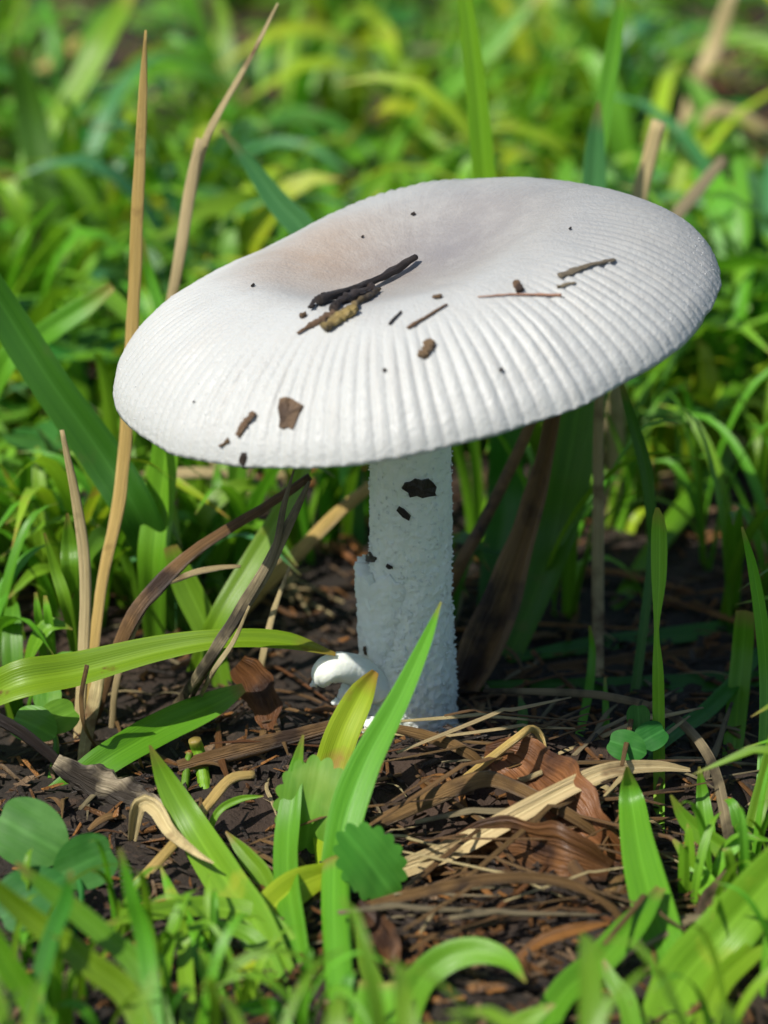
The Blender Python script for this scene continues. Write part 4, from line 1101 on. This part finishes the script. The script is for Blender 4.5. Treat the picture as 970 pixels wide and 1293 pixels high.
fs = [make_straw(m_, l_, g_, 20+k) for k, (m_, l_, g_) in enumerate([
    ('straw_brown', 'long brown straw in the tangled litter heap before the stem', 'brown straws of the litter heap')]*3+[
    ('straw_grey', 'long grey straw in the tangled litter heap before the stem', 'grey straws of the litter heap')]*1+[
    ('straw', 'long pale straw in the tangled litter heap before the stem', 'pale straws of the litter heap')])]
for k in range(85):
    x = random.gauss(1.3, 1.5); y = random.uniform(-5.8, -1.0)
    if x < -.8: continue
    o = place(random.choice(fs), x, y, 0, random.uniform(.5, .95))
    o.rotation_euler = (random.uniform(-.3, .3), random.uniform(-.2, .2), random.gauss(.25, .55))
    o.location.z += random.uniform(.02, .35)*S
# scraps of litter round the foot, each one to be picked up
def make_scrap(mat, label, group, k):
    L = random.uniform(.5, 1.7)
    b = random.uniform(-.05, .05)
    pts = [(-L/2, 0, .02), (-L/6, b, .07), (L/6, b*.5, .09), (L/2, 0, .02)]
    w = random.uniform(.02, .07)
    v, f, u = stalk(pts, [w*.6, w, w*.9, w*.3], n=9, m=7, flat=.28, rough=.4, seed=k*2.2, face=(0, 0, 1))
    o = obj('litter_scrap', v, f, M[mat], uv=u)
    return tag(o, label, 'litter', group)
sc_p = [make_scrap(m_, l_, g_, k) for k, (m_, l_, g_) in enumerate([
    ('straw_brown', 'brown scrap of dead grass in the litter round the stem', 'brown litter scraps')]*4+[
    ('straw_grey', 'grey scrap of dead grass in the litter round the stem', 'grey litter scraps')]*1+[
    ('leaf_brown', 'dark red-brown leaf scrap in the litter round the stem', 'red-brown litter scraps')]*3+[
    ('straw', 'pale scrap of straw in the litter round the stem', 'pale litter scraps')]*1)]
n_s = 0
while n_s < 250:
    x = random.uniform(-4.5, 5.2); y = random.uniform(-6.5, 4.5)
    if (x/0.62)**2 + (y/0.62)**2 < 1: continue
    if x < -2.5 and y < -3.5: continue
    o = place(random.choice(sc_p), x, y, random.uniform(0, 6.28), random.uniform(.6, 1.15))
    e1_ = .5 if -2.6 < y < -.6 and -.4 < x < 2.6 else .25
    o.rotation_euler = (random.uniform(-.3, .3), random.uniform(-e1_, e1_), random.uniform(0, 6.28))
    o.location.z += random.uniform(0, .12)*S
    n_s += 1

for k in range(26):                         # scraps leaning round the foot itself
    a = math.radians(random.uniform(170, 385))
    rr = random.uniform(.66, .95)
    x, y = .05+rr*math.cos(a), rr*math.sin(a)
    o = place(random.choice(sc_p), x, y, 0, random.uniform(.5, .9))
    o.rotation_euler = (random.uniform(-.5, .5), random.uniform(-.5, .5), a+1.57+random.gauss(0, .4))
    o.location.z += random.uniform(.02, .16)*S

# ------------------------------------------------------------------ uncountable filler: lawn grass and crumbs of litter
def filler(name, label, mat, N_, xr, yr, ok, Lr, wr):
    Vs, Fs, Us, b = [], [], [], 0
    nseg = 6
    cnt = 0
    for _try in range(N_*60):
        if cnt >= N_: break
        y = yr[0] + (yr[1]-yr[0])*random.random()**1.25
        half = (y+40)*xr
        x = random.uniform(-half, half)
        r = ok(x, y)
        if not r: continue
        cnt += 1
        L = random.uniform(*Lr)*r; w = random.uniform(*wr)*(.6+.4*r)
        az = random.uniform(0, 6.283); lean = random.uniform(.15, 1.25); dr = random.uniform(0, .35)
        q = np.linspace(0, 1, nseg)
        d = L*math.sin(lean)*q**1.4
        h = L*(np.sin(q*math.pi/2)*np.cos(lean*q*.8)-dr*q*q*.8)*.95
        c, s = math.cos(az), math.sin(az)
        z0 = height(x, y)-.05
        ctr = np.column_stack([x+d*c, y+d*s, z0+h])
        tw = random.uniform(-.9, .9)
        sx = np.array((-s*math.cos(tw)+c*math.sin(tw)*.6, c*math.cos(tw)+s*math.sin(tw)*.6, math.sin(tw)*.5))
        hw = w*np.array([.7, 1, .97, .8, .5, .03])
        V = np.concatenate([ctr-sx*hw[:, None], ctr+np.array((0, 0, -1))*hw[:, None]*.25, ctr+sx*hw[:, None]])
        U = np.concatenate([np.column_stack([np.full(nseg, a), q]) for a in (0, .5, 1)])
        for i in range(nseg-1):
            Fs.append((b+i, b+nseg+i, b+nseg+i+1, b+i+1))
            Fs.append((b+nseg+i, b+2*nseg+i, b+2*nseg+i+1, b+nseg+i+1))
        Vs.append(V); Us.append(U); b += 3*nseg
    o = obj(name, np.vstack(Vs), Fs, M[mat], uv=np.vstack(Us))
    o['kind'] = 'stuff'; o['label'] = label; o['category'] = 'grass'

def ok_back(x, y):
    px, py = to_px((x, y, 0))
    if y < 3.5 or bare(x, y): return 0
    if 540 < px < 1010 and py > 600: return 0.0 if random.random() < .93 else .4
    if 280 < px < 560 and py > 690: return 0
    k = nz(x*.22, y*.16, 4.4)
    if k < .02 and y < 42: return 0 if random.random() < .88 else .5
    return .55 if y < 8 else 1.0
filler('lawn_grass', 'blurred mass of mid green lawn grass behind', 'mid', 1300, .17, (3.5, 75), ok_back, (1.2, 3.8), (.05, .18))
filler('lawn_grass', 'blurred mass of bright green lawn grass behind', 'bright', 2000, .17, (3.5, 75), ok_back, (1.2, 3.8), (.05, .18))
filler('lawn_grass', 'blurred mass of yellow green lawn grass behind', 'yellow', 450, .17, (3.5, 75), ok_back, (1.0, 3.0), (.06, .2))
def ok_front(x, y):
    px, py = to_px((x, y, 0))
    if px > 1130 or px < -160:
        return .3
        if px < 120 and 760 < py < 900: return .2
    return 0
filler('low_grass', 'low fresh grass growing between the front blades', 'bright', 90, .16, (-9, 3), ok_front, (4.5, 9), (.13, .24))
filler('low_grass', 'low shaded grass growing between the front blades', 'mid', 90, .16, (-9, 3), ok_front, (4.0, 8), (.12, .22))

def ok_sides(x, y):
    px, py = to_px((x, y, 0))
    if -170 < px < 1140 and py < 1500: return 0
    if y > 3.5 and abs(x) < (y+40)*.16: return 0
    return .9
filler('lawn_grass', 'mass of mid green lawn grass spreading out around the mushroom', 'mid', 4200, .55, (-16, 60), ok_sides, (1.2, 3.6), (.05, .18))
filler('lawn_grass', 'mass of bright green lawn grass spreading out around the mushroom', 'bright', 3800, .55, (-16, 60), ok_sides, (1.2, 3.6), (.05, .18))

def crumbs(name, label, mat, N_, yr, sz):
    Vs, Fs, Us, b = [], [], [], 0
    base = np.array([(-1, -.5, -.3), (1, -.4, -.3), (.9, .5, -.25), (-.8, .5, -.3), (-.8, -.4, .3), (.8, -.3, .25), (.7, .4, .35), (-.9, .3, .3)])
    fs = [(0, 3, 2, 1), (4, 5, 6, 7), (0, 1, 5, 4), (1, 2, 6, 5), (2, 3, 7, 6), (3, 0, 4, 7)]
    for k in range(N_):
        y = yr[0]+(yr[1]-yr[0])*random.random()**1.4
        half = (y+40)*(.14 if k % 4 else .4)
        x = random.uniform(-half, half)
        if x*x+y*y < .42: continue
        a = random.uniform(.25, 1)*sz
        sc = np.array((a*random.uniform(.6, 2.6), a*random.uniform(.4, .9), a*random.uniform(.25, .6)))
        R3 = np.array(Matrix.Rotation(random.uniform(0, 6.28), 3, 'Z') @ Matrix.Rotation(random.uniform(-.6, .6), 3, 'Y') @ Matrix.Rotation(random.uniform(-.6, .6), 3, 'X'))
        V = ((base+rng.normal(0, .15, (8, 3)))*sc) @ R3.T + np.array((x, y, height(x, y)+.05+a*.15))
        Vs.append(V); Us.append(np.column_stack([base[:, 0]*.5+.5, base[:, 1]+.5])); Fs += [tuple(i+b for i in f) for f in fs]; b += 8
    o = obj(name, np.vstack(Vs), Fs, M[mat], uv=np.vstack(Us), smooth=False)
    o['kind'] = 'stuff'; o['label'] = label; o['category'] = 'litter'
crumbs('litter_crumbs', 'dark crumbs of rotted leaves covering the soil', 'twig', 6500, (-9, 22), .10)
crumbs('litter_crumbs', 'brown crumbs of dead leaves covering the soil', 'bark', 1900, (-9, 26), .11)
crumbs('litter_crumbs', 'red-brown crumbs of dead leaves covering the soil', 'leaf_brown', 3000, (-9, 38), .12)
crumbs('litter_crumbs', 'orange flecks of dead leaves covering the soil', 'leaf_orange', 1500, (-7, 38), .09)

for pl in list(protos.values())+[cl, cy, sp, sc_p, fs]:
    for p_ in pl:
        if p_.name not in used:
            place(p_, random.uniform(-4, 4), random.uniform(14, 24), 0, .8)
# labels by what each repeat stands next to
def zone(o):
    p = o.matrix_world.translation if False else o.location
    x, y = p.x/S, p.y/S
    px, py = to_px((x, y, 0))
    if y > 45: return None
    if px < 170: a = 'left of the tall golden stalk' if y < 20 else 'far beyond the golden stalk'
    elif px < 420: a = 'between the two tall dry stalks' if y < 20 else 'far beyond the leaning straw stem'
    elif px < 700: a = 'right behind the cap' if y < 20 else 'far beyond the upright blade'
    elif px < 860: a = 'around the cut straw stub' if y < 20 else 'far beyond the cut straw stub'
    else: a = 'past the high edge of the cap' if y < 20 else 'far beyond the pale grey straw end'
    return a
for o in list(bpy.data.objects):
    if o.parent is None and o.get('group'):
        gname = o['group']
        if 'lawn' in gname:
            a = zone(o)
            if a:
                o['label'] = o['label'].replace(' in the blurred lawn behind the mushroom', '').replace(' among the grass of the blurred lawn', '').replace(' lying in the lawn behind the mushroom', ' lying') + ' in the blurred lawn ' + a
                o['group'] = gname + ' ' + a
        elif 'litter heap' in gname:
            y = o.location.y/S
            a = 'near the stem foot' if y > -2.4 else 'beside the long pale dry blade' if y > -3.9 else 'low down by the drooping bright blade'
            o['label'] = o['label'].replace('in the tangled litter heap before the stem', 'in the tangled litter ' + a)
            o['group'] = gname + ' ' + a
        elif 'litter scraps' in gname:
            x, y = o.location.x/S, o.location.y/S
            a = ('on the heap before the stem' if y < -.6 and x > -.6 else 'left of the stem foot' if x < 0 else 'on the shaded soil right of the stem')
            o['label'] = o['label'].replace('in the litter round the stem', 'in the litter ' + a)
            o['group'] = gname + ' ' + a
print('objects', len(bpy.data.objects))
